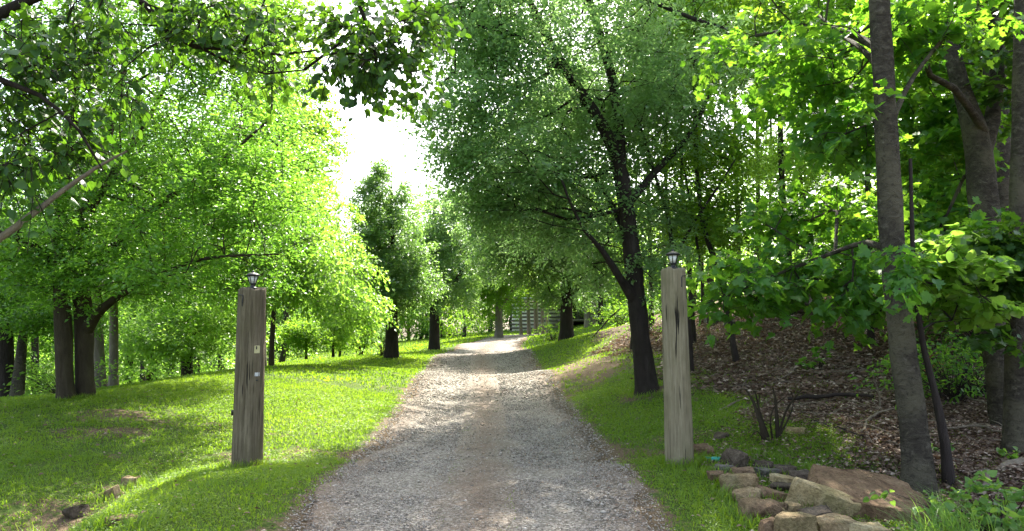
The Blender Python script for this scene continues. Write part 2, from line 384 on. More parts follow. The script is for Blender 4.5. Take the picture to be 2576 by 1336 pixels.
def leaves_arrays(pos, d, nrm, size, tpl, rnd):
    tv, tf = tpl; n_ = len(pos)
    d = norm(d); b = norm(np.cross(nrm, d)); nn = np.cross(d, b)
    cu = (np.random.default_rng(n_).uniform(.2, 3.2, n_) if len(tv) > 4 else np.ones(n_))[:, None, None]
    V = pos[:, None] + size[:, None, None] * (tv[None, :, 0:1] * d[:, None] + tv[None, :, 1:2] * b[:, None] + cu * tv[None, :, 2:3] * nn[:, None])
    Fc = tf[None] + (np.arange(n_) * len(tv))[:, None, None]
    return V.reshape(-1, 3), Fc.reshape(-1, 3), np.repeat(rnd, len(tv))

def leaf_obj(name, arrs, mat, parent=None):
    Vs, Fs, Rs, off = [], [], [], 0
    for v, f, r in arrs: Vs.append(v); Fs.append(f + off); Rs.append(r); off += len(v)
    me = np_mesh(name, np.concatenate(Vs), np.concatenate(Fs), mat, {'rnd': np.concatenate(Rs)})
    return link(name, me, parent)

def sprays(r, tips, dirs, per, Lg, size, tpl, flat=.35, droop=.25, Kt=4, upn=1.0, jit=.06):
    """leaves set along short twigs fanning from every branch tip"""
    nt_ = len(tips); h = dirs.copy(); h[:, 2] *= flat; h = norm(h + 1e-6)
    tw = h[:, None] + r.normal(size=(nt_, Kt, 3)) * np.array([.9, .9, flat]); tw = norm(tw)
    ln = Lg * r.uniform(.5, 1.15, (nt_, Kt))
    ci = np.repeat(np.arange(nt_), per); ki = r.integers(0, Kt, nt_ * per)
    t = r.uniform(.08, 1, nt_ * per) ** .8
    dd = tw[ci, ki]; l = ln[ci, ki]
    pos = tips[ci] + dd * (t * l)[:, None] + r.normal(size=(len(ci), 3)) * jit * Lg * 1.6
    pos[:, 2] -= droop * l * t * t
    side = norm(np.cross(dd, [0, 0, 1.0])) * np.sign(r.normal(size=(len(ci), 1)))
    ld = norm(dd * .6 + side * .8 + r.normal(size=dd.shape) * .35 + np.array([0, 0, -droop * 1.2]))
    nr = norm(np.array([0, 0, upn]) + r.normal(size=dd.shape) * .55)
    cl = r.uniform(0, 1, nt_)
    rn = np.clip(.45 * cl[ci] + .55 * r.uniform(0, 1, len(ci)), 0, 1)
    return leaves_arrays(pos, ld, nr, size * r.uniform(.45, 1.35, len(ci)), tpl, rn), (tips, tw, ln)

def ell_pts(r, ells, n_, clump=.0, seed=0, shell=.5):
    """points in a union of ellipsoids [(centre, radii, weight)] thinned by soft noise so that gaps open"""
    wts = np.array([e[2] if len(e) > 2 else np.prod(e[1]) ** .75 for e in ells]); wts = wts / wts.sum()
    outp = []
    tot = 0; fq = 1.1 * min(1.0, 3.2 / max(float(np.max(ells[0][1])), 1.0))
    while tot < n_:
        k = r.choice(len(ells), n_, p=wts)
        c = np.array([e[0] for e in ells])[k]; rd = np.array([e[1] for e in ells])[k]
        u = norm(r.normal(size=(n_, 3))) * (r.uniform(0, 1, (n_, 1)) ** shell)
        p = c + u * rd
        if clump > 0: p = p[noise3(p, fq, seed) + .5 * noise3(p, fq * 2.4, seed + 1) > r.uniform(-.45, .1, len(p)) + (clump - .8) * .6]
        outp.append(p); tot += len(p)
    return np.concatenate(outp)[:n_]

# ------------------------------------------------------------------ tree growth
def catmull(pts, rad, step):
    pts = np.array(pts, float); rad = np.array(rad, float); P, Q = [], []
    for i in range(len(pts) - 1):
        p0 = pts[max(i - 1, 0)]; p1 = pts[i]; p2 = pts[i + 1]; p3_ = pts[min(i + 2, len(pts) - 1)]
        k = max(1, int(np.linalg.norm(p2 - p1) / step))
        for j in range(k):
            t = j / k
            P.append(.5 * ((2 * p1) + (-p0 + p2) * t + (2 * p0 - 5 * p1 + 4 * p2 - p3_) * t * t + (-p0 + 3 * p1 - 3 * p2 + p3_) * t ** 3))
            Q.append(rad[i] * (1 - t) + rad[i + 1] * t)
    P.append(pts[-1]); Q.append(rad[-1]); return np.array(P), np.array(Q)

def tube_arrays(P, Q, sides, flare=0.0, rough=0.0, seed=0, cap=True):
    P = np.asarray(P, float); n_ = len(P)
    T = np.gradient(P, axis=0) if n_ > 1 else np.array([[0, 0, 1.]]); T = norm(T)
    ref = np.array([1.0, 0.13, 0.07]) if abs(T[0][0]) < .85 else np.array([0.07, 1.0, 0.1])
    U = norm(np.cross(T, ref)); B = np.cross(T, U)
    a = np.linspace(0, 2 * np.pi, sides, endpoint=False)
    rr = np.repeat(np.asarray(Q)[:, None], sides, 1).astype(float)
    if flare > 0:
        hgt = P[:, 2] - P[0, 2]
        lobes = 1 + .35 * np.sin(a * 5 + seed) + .2 * np.sin(a * 3 + seed * 2)
        rr *= 1 + flare * np.exp(-np.clip(hgt, 0, None) / (.22))[:, None] * lobes[None]
    ring = P[:, None] + rr[..., None] * (np.cos(a)[None, :, None] * U[:, None] + np.sin(a)[None, :, None] * B[:, None])
    if rough > 0:
        nn = noise3(ring.reshape(-1, 3), 3.0, seed).reshape(n_, sides) * .7 + noise3(ring.reshape(-1, 3) * np.array([1, 1, .35]), 14, seed + 5).reshape(n_, sides) * .5
        ring += (nn * rough * rr)[..., None] * (ring - P[:, None]) / np.maximum(rr[..., None], 1e-6)
    V = ring.reshape(-1, 3); i0 = np.arange(n_ - 1)[:, None] * sides; j = np.arange(sides); j2 = (j + 1) % sides
    Fc = np.stack([i0 + j, i0 + j2, i0 + sides + j2, i0 + sides + j], -1).reshape(-1, 4)
    return V, Fc

def join_quads(name, arrs, mat, parent=None, smooth=True):
    Vs, Fs, off = [], [], 0
    for v, f in arrs: Vs.append(v); Fs.append(f + off); off += len(v)
    return link(name, np_mesh(name, np.concatenate(Vs), np.concatenate(Fs), mat, smooth=smooth), parent)

def grow(r, stems, tips, step=.35, bf=.35, minz=0.0, tip_r=.006, gam=2.2, rmax=.09):
    """stems: list of (points, radii, joins). Every tip is joined to the nearest suitable node."""
    P, par, fixed, pl, chains = [], [], [], [], []
    for (sp0, sr0, *rest) in stems:
        a, b = catmull(sp0, sr0, step); start = len(P)
        for i in range(len(a)):
            P.append(a[i]); par.append(len(P) - 2 if i else -1); fixed.append(b[i]); pl.append(pl[-1] + step * .6 if i else 0.0)
        chains.append((a, b))
    nfix = len(P); cap = nfix + len(tips) * 30
    NP = np.zeros((cap, 3)); NP[:nfix] = P; NL = np.zeros(cap); NL[:nfix] = pl; par = par + [0] * (cap - nfix)
    blocked = np.zeros(cap); blocked[:nfix] = (NP[:nfix, 2] < minz) * 1e6
    ln_ = nfix
    d0 = np.array([np.min(np.linalg.norm(NP[:nfix] - t, axis=1) + blocked[:nfix]) for t in tips]) if len(tips) else []
    tdir = np.zeros((len(tips), 3))
    for k in np.argsort(d0):
        t = tips[k]; q = NP[:ln_]; dv = t - q; dist = np.linalg.norm(dv, axis=1)
        cost = dist + bf * NL[:ln_] + blocked[:ln_] + .8 * np.clip(q[:, 2] - t[2] - .1, 0, None)
        j = int(np.argmin(cost)); p0 = q[j].copy(); D = dist[j]
        pj = par[j]
        dprev = norm(p0 - NP[pj]) if pj >= 0 and j >= nfix else norm(np.array([dv[j][0], dv[j][1], abs(dv[j][2]) + D * .5]))
        ctr = p0 + dprev * D * .35 + r.normal(size=3) * D * .06
        m = max(1, int(D / step)); last = j
        m = min(m, 28)
        for s in range(1, m + 1):
            u_ = s / m; pt = (1 - u_) ** 2 * p0 + 2 * u_ * (1 - u_) * ctr + u_ * u_ * t
            if s < m: pt = pt + r.normal(size=3) * step * .07
            NP[ln_] = pt; par[ln_] = last; NL[ln_] = NL[last] + D / m; last = ln_; ln_ += 1
        tdir[k] = norm(t - NP[par[last]])
    # radii
    acc = np.zeros(ln_); kids = [[] for _ in range(ln_)]
    for i in range(nfix, ln_): kids[par[i]].append(i)
    for i in range(ln_ - 1, nfix - 1, -1):
        if acc[i] == 0: acc[i] = tip_r ** gam
        if par[i] >= nfix: acc[par[i]] += acc[i]
    rad = np.minimum(acc ** (1 / gam), rmax)
    tubes = []
    for i in range(nfix, ln_):
        pi = par[i]
        if pi < nfix or kids[pi][0] != i or len(kids[pi]) > 1 and max(kids[pi], key=lambda c: acc[c]) != i:
            first = True
        else: first = False
        if pi >= nfix and kids[pi] and max(kids[pi], key=lambda c: acc[c]) == i: first = False
        if not first: continue
        ch = [pi, i]; c = i
        while kids[c]:
            c = max(kids[c], key=lambda q_: acc[q_]); ch.append(c)
        pp = NP[ch]; rr = np.array([rad[ch[1]]] + [rad[c_] for c_ in ch[1:]])
        mr = rr.max(); sides = 8 if mr > .05 else (5 if mr > .02 else 3)
        tubes.append(tube_arrays(pp, rr, sides))
    return chains, tubes, tdir

def make_tree(name, label, cat, stems, ells, ntips, per, Lg, leafsize, tpl, leafm, barkm, group=None, seed=1, sides=14, flare=.5,
              step=.35, minz=0, flat=.35, droop=.25, clump=.5, rmax=.09, extra_tips=None, twigs=False, bf=.35, rough=.12, shell=.5, upn=1.0, Kt=4, tip_r=.006):
    r = np.random.default_rng(seed)
    base = np.array(stems[0][0][0], float)
    tips = ell_pts(r, ells, ntips, clump, seed, shell) if ntips else np.zeros((0, 3))
    if extra_tips is not None: tips = np.concatenate([tips, extra_tips])
    gzt = G(tips[:, 0], tips[:, 1]); tips = tips[tips[:, 2] > gzt + .35]
    chains, tubes, td = grow(r, stems, tips, step, bf, base[2] + minz, rmax=rmax, tip_r=tip_r)
    root = empty(name, base, label, cat, group)
    arrs = []
    for i, (a, b) in enumerate(chains):
        a = a.copy()
        ft = flare if a[0][2] < base[2] + .4 else 0
        if ft: a = np.concatenate([[a[0] - [0, 0, .35]], [a[0] - [0, 0, .1]], [a[0] + [0, 0, .08]], a[1:]]); b = np.concatenate([[b[0] * 1.15], [b[0]], [b[0]], b[1:]])
        # denser rings on the bole
        arrs.append(tube_arrays(a, b, sides, ft, rough, seed + i))
    tr = join_quads('trunk', arrs + tubes, barkm); tr.parent = root; tr.matrix_parent_inverse = Matrix.Translation(-Vector(base))
    la, (tp, tw, ln) = sprays(r, tips, td, per, Lg, leafsize, tpl, flat, droop, Kt, upn)
    cr = leaf_obj('crown', [la], leafm); cr.parent = root; cr.matrix_parent_inverse = Matrix.Translation(-Vector(base))
    if twigs:
        tq = []
        for i in range(len(tp)):
            for k in range(tw.shape[1]):
                t = np.linspace(0, 1, 4)[:, None]; pp = tp[i] + tw[i, k] * t * ln[i, k]; pp[:, 2] -= droop * ln[i, k] * t[:, 0] ** 2
                tq.append(tube_arrays(pp, np.array([.004, .003, .0025, .0015]), 3))
        o = join_quads('twig', tq, barkm); o.parent = root; o.matrix_parent_inverse = Matrix.Translation(-Vector(base)); o['kind'] = 'stuff'
    return root

def E(px, py, Y, rx, ry, dep, wt=None):
    e = (W(px, py, Y), np.array([rx * Y / F, dep, ry * Y / F])); return e + (wt,) if wt else e
def stem_px(pts, Yb=None):
    """[(px,py,Y,width_px)] -> stem path"""
    P = [W(p[0], p[1], p[2]) for p in pts]; Rr = [p[3] * p[2] / F / 2 for p in pts]
    return P, Rr
def root_stem(pts):
    P, Rr = stem_px(pts); g = on_ground(pts[0][0], pts[0][1]) if False else None
    P[0][2] = gz(P[0][0], P[0][1]); return P, Rr

# ---- big spreading tree on the left
s1 = root_stem([(165, 1005, 13.0, 42), (158, 800, 13.0, 38), (152, 600, 13.0, 34), (170, 380, 13.1, 30), (200, 120, 13.3, 18)])
s2 = root_stem([(214, 995, 13.3, 44), (212, 900, 13.3, 42), (212, 800, 13.3, 46), (200, 650, 13.3, 36), (240, 450, 13.2, 32), (300, 230, 13.1, 18), (330, 60, 13, 10)])
s3 = stem_px([(214, 835, 13.3, 36), (240, 795, 13.1, 26), (285, 755, 12.8, 18), (380, 700, 12.4, 12), (520, 650, 12, 8), (700, 640, 11.6, 4)])
s4 = stem_px([(200, 700, 13.3, 26), (300, 600, 13, 20), (420, 500, 12.8, 15), (560, 400, 12.6, 10), (680, 300, 12.5, 6)])
s5 = stem_px([(160, 700, 13, 24), (90, 620, 12.6, 16), (-20, 580, 12.2, 12), (-160, 560, 12, 8)])
s6 = stem_px([(205, 560, 13.2, 22), (310, 400, 13.6, 16), (400, 250, 14, 11), (460, 90, 14.2, 6)])
make_tree('spreading_tree', 'large twin-trunked tree with layered light green leaves spreading over the left lawn', 'tree', [s1, s2, s3, s4, s5, s6],
          [E(200, 560, 13, 360, 230, 3.2), E(400, 330, 13, 330, 260, 3.0), E(600, 560, 12.4, 240, 130, 2.4), E(90, 640, 12.8, 300, 110, 2.6),
           E(450, 690, 12.2, 250, 60, 1.8, 1.2), E(200, 100, 13.2, 420, 220, 3.0), E(640, 400, 12.8, 190, 170, 2.0), E(350, 700, 12.6, 200, 60, 2, .8), E(560, 120, 13.4, 230, 200, 2.4), E(400, -120, 13.4, 350, 150, 2.6), E(380, 430, 17.8, 330, 170, 2.3, 16), E(640, 480, 17.5, 170, 140, 2, 9)],  # last two crown masses added behind, out of sight, to shade the left lawn
          3000, 70, .58, .076, T_D, LEAF_BEECH, BARK_BEECH, seed=11, minz=1.5, flat=.2, droop=.2, clump=1.15, rmax=.075, sides=20, step=.3, flare=.25)

# ---- avenue tree on the right of the driveway (dark trunk beside the grey post)
o1 = root_stem([(1628, 985, 13.8, 56), (1612, 850, 13.8, 47), (1600, 740, 13.8, 46), (1590, 640, 13.8, 42), (1572, 500, 13.8, 40), (1552, 400, 13.8, 36), (1512, 310, 13.7, 30), (1440, 200, 13.5, 24), (1370, 80, 13.3, 20), (1310, -60, 13.2, 15), (1270, -260, 13.0, 8)])
o2 = stem_px([(1560, 440, 13.8, 34), (1556, 300, 13.9, 26), (1540, 200, 14, 24), (1510, 90, 14, 22), (1478, -20, 14, 19), (1440, -200, 14.1, 13), (1420, -420, 14.2, 7)])
o3 = stem_px([(1598, 760, 13.8, 30), (1560, 700, 13.5, 20), (1515, 630, 13.2, 14), (1470, 580, 12.9, 9), (1430, 500, 12.6, 6)])
o4 = stem_px([(1590, 660, 13.8, 22), (1560, 560, 14.2, 15), (1520, 480, 14.6, 11), (1480, 430, 15, 7)])
o5 = stem_px([(1575, 520, 13.8, 24), (1650, 430, 14.2, 17), (1740, 330, 14.6, 12), (1800, 200, 15, 8)])
o6 = stem_px([(1470, 240, 13.6, 20), (1380, 140, 13, 14), (1260, 75, 12.5, 11), (1160, 70, 12.1, 8), (1080, 100, 11.8, 5)])
make_tree('avenue_tree', 'tall dark trunked tree with blue-green crown beside the grey timber post', 'tree', [o1, o2, o3, o4, o5, o6, stem_px([(1476, -20, 14, 18), (1560, -30, 13.5, 15), (1660, 12, 13, 12), (1740, 45, 12.6, 10), (1820, 70, 12.2, 6)])],
          [E(1420, 260, 14.6, 300, 240, 2.8), E(1260, 120, 12.8, 190, 190, 2.6), E(1420, 500, 14.6, 190, 170, 2.4), E(1640, 520, 15.2, 120, 120, 1.4, 1.2), E(1640, 200, 14.2, 220, 230, 3.0),
           E(1380, -200, 13.4, 380, 240, 3.8), E(1220, 300, 13.0, 150, 90, 1.8, 1.0), E(1530, 650, 15.4, 130, 80, 1.0, .7), E(1330, 440, 13.4, 160, 110, 2.0), E(1640, 660, 13.9, 70, 60, 1.2, .5), E(1180, 20, 12.6, 170, 170, 2.2), E(1120, 290, 12.6, 80, 80, 1.2, .5), E(1250, 520, 13.6, 110, 70, 1.6, .6), E(1400, 300, 19, 230, 190, 2.4, 1.3), E(1170, 400, 13.0, 90, 60, 1.2, .7), E(1220, 480, 13.4, 90, 70, 1.4, .8)],  # the crown mass set furthest back is added to dapple the driveway
          2700, 62, .55, .08, T_D, LEAF_PEAR, BARK_DARK, group='dark trunked avenue trees along the driveway', seed=21, minz=2.0, flat=.6, droop=.35, clump=.8, rmax=.07, sides=22, flare=.45, step=.3)

h1 = root_stem([(1603, 895, 21, 34), (1600, 760, 21, 28), (1585, 600, 21, 24), (1560, 400, 21, 16), (1530, 150, 21, 7)])  # unseen tree, added so that its crown shades the driveway
h2 = stem_px([(1592, 640, 21, 16), (1500, 520, 20.8, 11), (1400, 440, 20.6, 7), (1310, 400, 20.4, 4)])
make_tree('avenue_tree', 'added dark tree hidden close behind the big trunk to dapple the driveway', 'tree', [h1, h2],
          [E(1420, 400, 21, 150, 120, 2.6), E(1300, 430, 21, 90, 70, 2.0, 2), E(1560, 330, 21, 130, 130, 2.4), E(1450, 230, 21, 150, 100, 2.6)],
          330, 60, .65, .10, T_D, LEAF_PEAR, BARK_DARK, group='dark trunked avenue trees along the driveway', seed=23, minz=2.6, flat=.6, droop=.35, clump=1.0, rmax=.06, step=.4, sides=14, flare=.3)
# ---- avenue trees further on
def avenue(px, py, Y, wpx, toppx, ells, label, seed, lean=0, n_=420, per=105, size=.12, mat=LEAF_FAR, fork=True, bark=BARK_DARK, name='avenue_tree', group='dark trunked avenue trees along the driveway', minz=1.8):
    st = root_stem([(px, py, Y, wpx * 1.25), (px + lean * .2, py - (py - toppx) * .25, Y, wpx * .95), (px + lean * .5, py - (py - toppx) * .5, Y, wpx * .7), (px + lean, toppx + 20, Y, wpx * .2)])
    stems = [st]
    if fork:
        a = st[0][1]; b = a + np.array([.12 * Y / 3, 0, Y * .06]); c = b + np.array([.05 * Y / 3, .2, Y * .08])
        stems.append(([a, b, c], [st[1][1] * .6, st[1][1] * .42, st[1][1] * .15]))
    return make_tree(name, label, 'tree', stems, ells, n_, per, .05 * Y ** .8 if Y < 60 else 1.0, size, T_D, mat, bark, group=group, seed=seed, minz=minz, flat=.6, droop=.3, clump=.6, rmax=.08, step=.5, sides=14, rough=.1)
avenue(985, 900, 29, 30, 450, [E(975, 640, 29, 100, 120, 1.9), E(965, 530, 29, 76, 95, 1.4), E(964, 430, 29, 26, 45, .5, .4), E(985, 720, 29, 120, 60, 2.1)],
       'conical dark trunked tree with leafy pointed crown against the open sky', 31, n_=520, size=.11, fork=False)
avenue(1093, 880, 38, 24, 480, [E(1105, 660, 38, 85, 110, 2.2), E(1100, 560, 38, 75, 85, 1.9), E(1150, 520, 39, 50, 60, 1.6), E(1120, 740, 38, 95, 45, 2.2), E(1180, 640, 39, 70, 90, 2.0)],
       'dark trunked tree left of the driveway, behind the conical one', 32, n_=420, size=.13)
avenue(1255, 850, 50, 18, 560, [E(1245, 690, 50, 95, 85, 3.0), E(1250, 610, 50, 65, 60, 2.2), E(1230, 780, 50, 75, 22, 2.2, .6)],
       'spreading pale-barked tree at the bend of the driveway', 33, n_=420, size=.16, mat=LEAF_WOOD, bark=BARK_PALE, group=None)
avenue(1425, 852, 31, 30, 480, [E(1420, 650, 31, 105, 100, 2.2), E(1370, 560, 31, 140, 110, 3.0), E(1290, 620, 32, 110, 90, 2.4), E(1250, 530, 33, 90, 80, 2.0, .9), E(1430, 730, 31, 80, 30, 1.6, .8)],
       'dark trunked tree on the right verge in front of the log cabin', 34, n_=760, size=.12)

# ---- tree with drooping light leaves behind the brown post (two pale stems)
q1 = root_stem([(662, 935, 25, 20), (660, 850, 25, 16), (668, 760, 25, 15), (700, 600, 24.5, 11), (740, 430, 24, 6)])
make_tree('drooping_tree', 'pale trunked tree with sunlit drooping leaves directly behind the brown timber post', 'tree', [q1],
          [E(740, 560, 23.5, 150, 160, 2.6), E(800, 680, 22.5, 150, 90, 2.4), E(880, 770, 22, 90, 50, 1.6, 1.2), E(640, 700, 23.5, 120, 70, 2.2), E(720, 360, 24, 130, 110, 2.2)],
          760, 64, .62, .125, T_D, LEAF_YELLOW, BARK_PALE, seed=41, minz=2.5, flat=.4, droop=.65, clump=.8, rmax=.06, step=.45, sides=12, upn=.8)
q2 = root_stem([(683, 937, 26, 16), (684, 860, 26, 13), (690, 760, 26, 12), (690, 600, 26, 9), (670, 380, 26, 6), (690, 120, 26, 4)])
make_tree('slim_tree', 'slim grey trunked tree just right of the brown timber post', 'tree', [q2],
          [E(650, 480, 26, 160, 150, 2.8), E(560, 640, 26, 130, 90, 2.4), E(700, 260, 26, 130, 140, 2.2), E(680, 60, 26, 170, 150, 2.6), E(800, 330, 25, 70, 60, 1.4, .8)],
          900, 60, .7, .13, T_D, LEAF_WOOD, SLIM, seed=42, minz=4, clump=.8, rmax=.05, step=.5, sides=10)

# ---- trees on the left beyond the crest
def lawn_tree(px, py, Y, wpx, ells, label, seed, mat, bark, n_, size, name='lawn_tree', lean=0, top=500, minz=2.2, group=None, per=56, fork=None):
    st = root_stem([(px, py, Y, wpx * 1.15), (px + lean * .3, py - (py - top) * .3, Y, wpx), (px + lean * .6, py - (py - top) * .6, Y, wpx * .75), (px + lean, top, Y, wpx * .3)])
    stems = [st]
    for fk in fork or []: stems.append(stem_px([(a, b, Y + c, d) for a, b, c, d in fk]))
    return make_tree(name, label, 'tree', stems, ells, n_, per, .05 * Y ** .85, size, T_D, mat, bark, group=group, seed=seed, minz=minz, flat=.35, droop=.25, clump=.8, rmax=.07, step=.5, sides=12, rough=.1)
lawn_tree(252, 982, 21, 24, [E(260, 640, 21, 160, 130, 2.5), E(160, 560, 21, 120, 120, 2)], 'leaning pale mottled trunk, left one of two pale trunks beyond the lawn crest', 51, LEAF_YELLOW, BARK_PALE, 300, .11, lean=-14, top=560, minz=3)
lawn_tree(285, 982, 22, 21, [E(330, 620, 22, 160, 140, 2.5), E(400, 500, 22, 110, 120, 2)], 'straight pale grey trunk, right one of two pale trunks beyond the lawn crest', 52, LEAF_BEECH, BARK_PALE, 300, .11, lean=4, top=520, minz=3)
lawn_tree(470, 962, 30, 26, [E(480, 790, 30, 160, 55, 2.8), E(450, 860, 28, 120, 40, 2.0), E(560, 800, 30, 90, 60, 2.2), E(500, 690, 30, 170, 60, 2.8), E(380, 840, 28, 90, 60, 2)],
          'dark trunked low tree with glowing yellow-green leaves at the edge of the lawn', 53, LEAF_YELLOW, BARK_DARK, 700, .13, top=640, minz=1.0,
          fork=[[(472, 850, 0, 16), (430, 825, -.3, 12), (380, 810, -.6, 8), (320, 800, -1, 5)]])
lawn_tree(14, 1008, 17.5, 34, [E(0, 700, 17.5, 130, 90, 2), E(-60, 560, 17.5, 160, 130, 2.4)], 'dark trunk at the far left edge beside the mottled one', 54, LEAF_BEECH, BARK_DARK, 260, .10, top=520)
lawn_tree(42, 1006, 17, 26, [E(60, 760, 16.5, 100, 50, 1.6), E(110, 800, 16, 90, 40, 1.4, .8), E(40, 680, 17, 120, 60, 1.8)], 'short mottled trunk leaning right at the left edge', 55, LEAF_BEECH, BARK_MAPLE, 330, .085, lean=30, top=700, minz=1.4)
# orchard trees on the sunny slope
def orchard(px, py, Y, wpx, crown, label, seed, mat=LEAF_WOOD, n_=120, size=.12, multi=False):
    cx, cyy, rx, ry = crown
    st = root_stem([(px, py, Y, wpx), (px, py - (py - cyy) * .45, Y, wpx * .8), (px + (cx - px) * .7, cyy, Y, wpx * .35)])
    stems = [st]
    if multi: stems += [root_stem([(px, py, Y, wpx * .8), (px - 14, (py + cyy) / 2, Y, wpx * .6), (px - 26, cyy, Y, 2)]), root_stem([(px + 2, py, Y + .05, wpx * .8), (px + 14, (py + cyy) / 2, Y, wpx * .6), (px + 30, cyy, Y, 2)])]
    return make_tree('orchard_tree', label, 'tree', stems, [E(cx, cyy, Y, rx, ry, rx * Y / F)], n_, 60, .75, size, T_D, mat, BARK_DARK, group='small fruit trees on the sunny slope',
                     seed=seed, minz=.9, clump=.6, rmax=.05, step=.4, sides=8, flare=.2)
orchard(770, 925, 34, 8, (768, 840, 42, 38), 'small round fruit tree, leftmost on the sunny slope', 61)
orchard(838, 915, 36, 8, (845, 815, 50, 52), 'small dark stemmed fruit tree in the middle of the sunny slope', 62)
orchard(905, 905, 40, 7, (905, 830, 40, 42), 'three-stemmed fruit tree nearest the conical avenue tree', 63, multi=True)
orchard(855, 900, 48, 8, (860, 860, 26, 22), 'smallest fruit tree further up the sunny slope', 64, n_=70)

# ---- right wood: mottled maple and company
m1 = root_stem([(2312, 1240, 7.4, 74), (2300, 1080, 7.4, 66), (2274, 900, 7.4, 62), (2252, 700, 7.4, 58), (2238, 500, 7.4, 58), (2226, 250, 7.4, 53), (2212, 0, 7.4, 48), (2200, -300, 7.4, 44), (2190, -700, 7.4, 28)])
m2 = stem_px([(2250, 640, 7.4, 26), (2180, 610, 7.9, 14), (2060, 650, 8.5, 10), (1930, 700, 8.7, 7), (1820, 750, 8.6, 4)])
m3 = stem_px([(2225, 130, 7.4, 26), (2180, 105, 7.8, 20), (2110, 76, 8.2, 17), (2030, 70, 8.6, 13), (1900, 90, 9, 8)])
m4 = stem_px([(2228, 190, 7.4, 20), (2170, 125, 7.9, 14), (2120, 90, 8.6, 11), (2060, 40, 9.4, 8)])
m5 = stem_px([(2245, 300, 7.4, 18), (2300, 190, 7.6, 12), (2420, 40, 7.9, 8)])
make_tree('maple_tree', 'straight mottled maple trunk behind the rock pile with big lobed leaves', 'tree', [m1, m2, m3, m4, m5],
          [E(2020, 690, 8.9, 230, 90, 1.0, 1.6), E(1860, 730, 8.6, 90, 70, .6, .5), E(2140, 770, 8.6, 90, 60, .6, .5), E(2060, 540, 9.4, 190, 90, 1.1, 1.2), E(2260, 660, 7.0, 50, 40, .3, .15),
           E(1980, 180, 8.8, 230, 110, 1.4, 1.9), E(2120, 330, 8.2, 100, 80, 1.0, .9), E(2350, 60, 8, 150, 100, 1, .9), E(2100, -200, 8, 350, 140, 2, 1.6)],
          430, 18, .42, .112, T_M, LEAF_MAPLE, BARK_MAPLE, seed=71, minz=1.6, flat=.5, droop=.4, clump=.6, rmax=.03, sides=28, step=.22, twigs=True, flare=.35, Kt=3, rough=.1)
y1 = root_stem([(2388, 1240, 7.5, 30), (2378, 1120, 7.5, 22), (2350, 980, 7.5, 18), (2325, 880, 7.5, 15), (2300, 700, 7.5, 12), (2290, 400, 7.6, 8)])
make_tree('sapling', 'thin leaning young trunk right of the mottled maple', 'sapling', [y1], [E(2380, 680, 7.6, 110, 80, .6), E(2420, 760, 7.6, 70, 60, .5)], 60, 22, .3, .10, T_H, LEAF_YELLOW, SLIM, seed=72, minz=1.2, clump=.3, rmax=.015, sides=12, step=.2, twigs=True, flare=.2, Kt=3)
f1 = root_stem([(2530, 1060, 9.5, 60), (2500, 850, 9.5, 58), (2490, 700, 9.5, 66), (2475, 540, 9.5, 70), (2462, 380, 9.5, 62), (2430, 260, 9.5, 44), (2400, 150, 9.5, 40), (2370, 0, 9.5, 40), (2340, -250, 9.5, 24)])
f2 = stem_px([(2468, 400, 9.5, 44), (2495, 300, 9.6, 34), (2510, 150, 9.7, 30), (2490, 0, 9.8, 26), (2470, -250, 9.8, 14)])
f3 = stem_px([(2478, 330, 9.4, 22), (2430, 260, 9.1, 20), (2400, 222, 8.9, 17), (2340, 190, 8.7, 15), (2315, 120, 8.6, 12), (2295, 20, 8.5, 10)])
make_tree('forked_tree', 'thick rough forked trunk right of the mottled maple', 'tree', [f1, f2, f3],
          [E(2400, 300, 10.6, 130, 200, .9), E(2420, 560, 10.4, 120, 120, .8), E(2360, 30, 10.4, 160, 150, .9), E(2400, 640, 8.8, 70, 60, .5, .25)],
          280, 30, .42, .125, T_M, LEAF_MAPLE, BARK_MAPLE, seed=73, minz=2.0, flat=.5, clump=.6, rmax=.04, sides=24, step=.25, flare=.4, Kt=3, rough=.16)
k1 = root_stem([(2560, 1165, 8.3, 60), (2556, 900, 8.3, 46), (2560, 600, 8.3, 42), (2566, 300, 8.3, 40), (2570, 0, 8.3, 34), (2570, -400, 8.3, 20)])
make_tree('straight_tree', 'straight grey trunk at the right edge of the photo', 'tree', [k1], [E(2535, 640, 7.9, 60, 80, .3, .7), E(2560, 800, 7.9, 60, 90, .4, .6), E(2640, 100, 8.9, 160, 200, .8)],
          110, 24, .34, .12, T_M, LEAF_DARK, BARK_MAPLE, seed=74, minz=1.6, clump=.4, rmax=.02, sides=20, step=.25, twigs=True, Kt=3)
k2 = root_stem([(2520, 950, 12, 56), (2515, 700, 12, 54), (2512, 400, 12, 56), (2500, 150, 12, 52), (2485, -100, 12, 44), (2480, -400, 12, 24)])
make_tree('straight_tree', 'thick mottled trunk behind the forked one', 'tree', [k2], [E(2500, 200, 14, 200, 260, 1.4), E(2350, 450, 13.5, 130, 170, 1.6), E(2450, 620, 14, 150, 130, 1.4)],
          420, 50, .5, .12, T_D, LEAF_WOOD, BARK_MAPLE, seed=75, minz=3, clump=.6, rmax=.05, sides=18, step=.35, rough=.15)

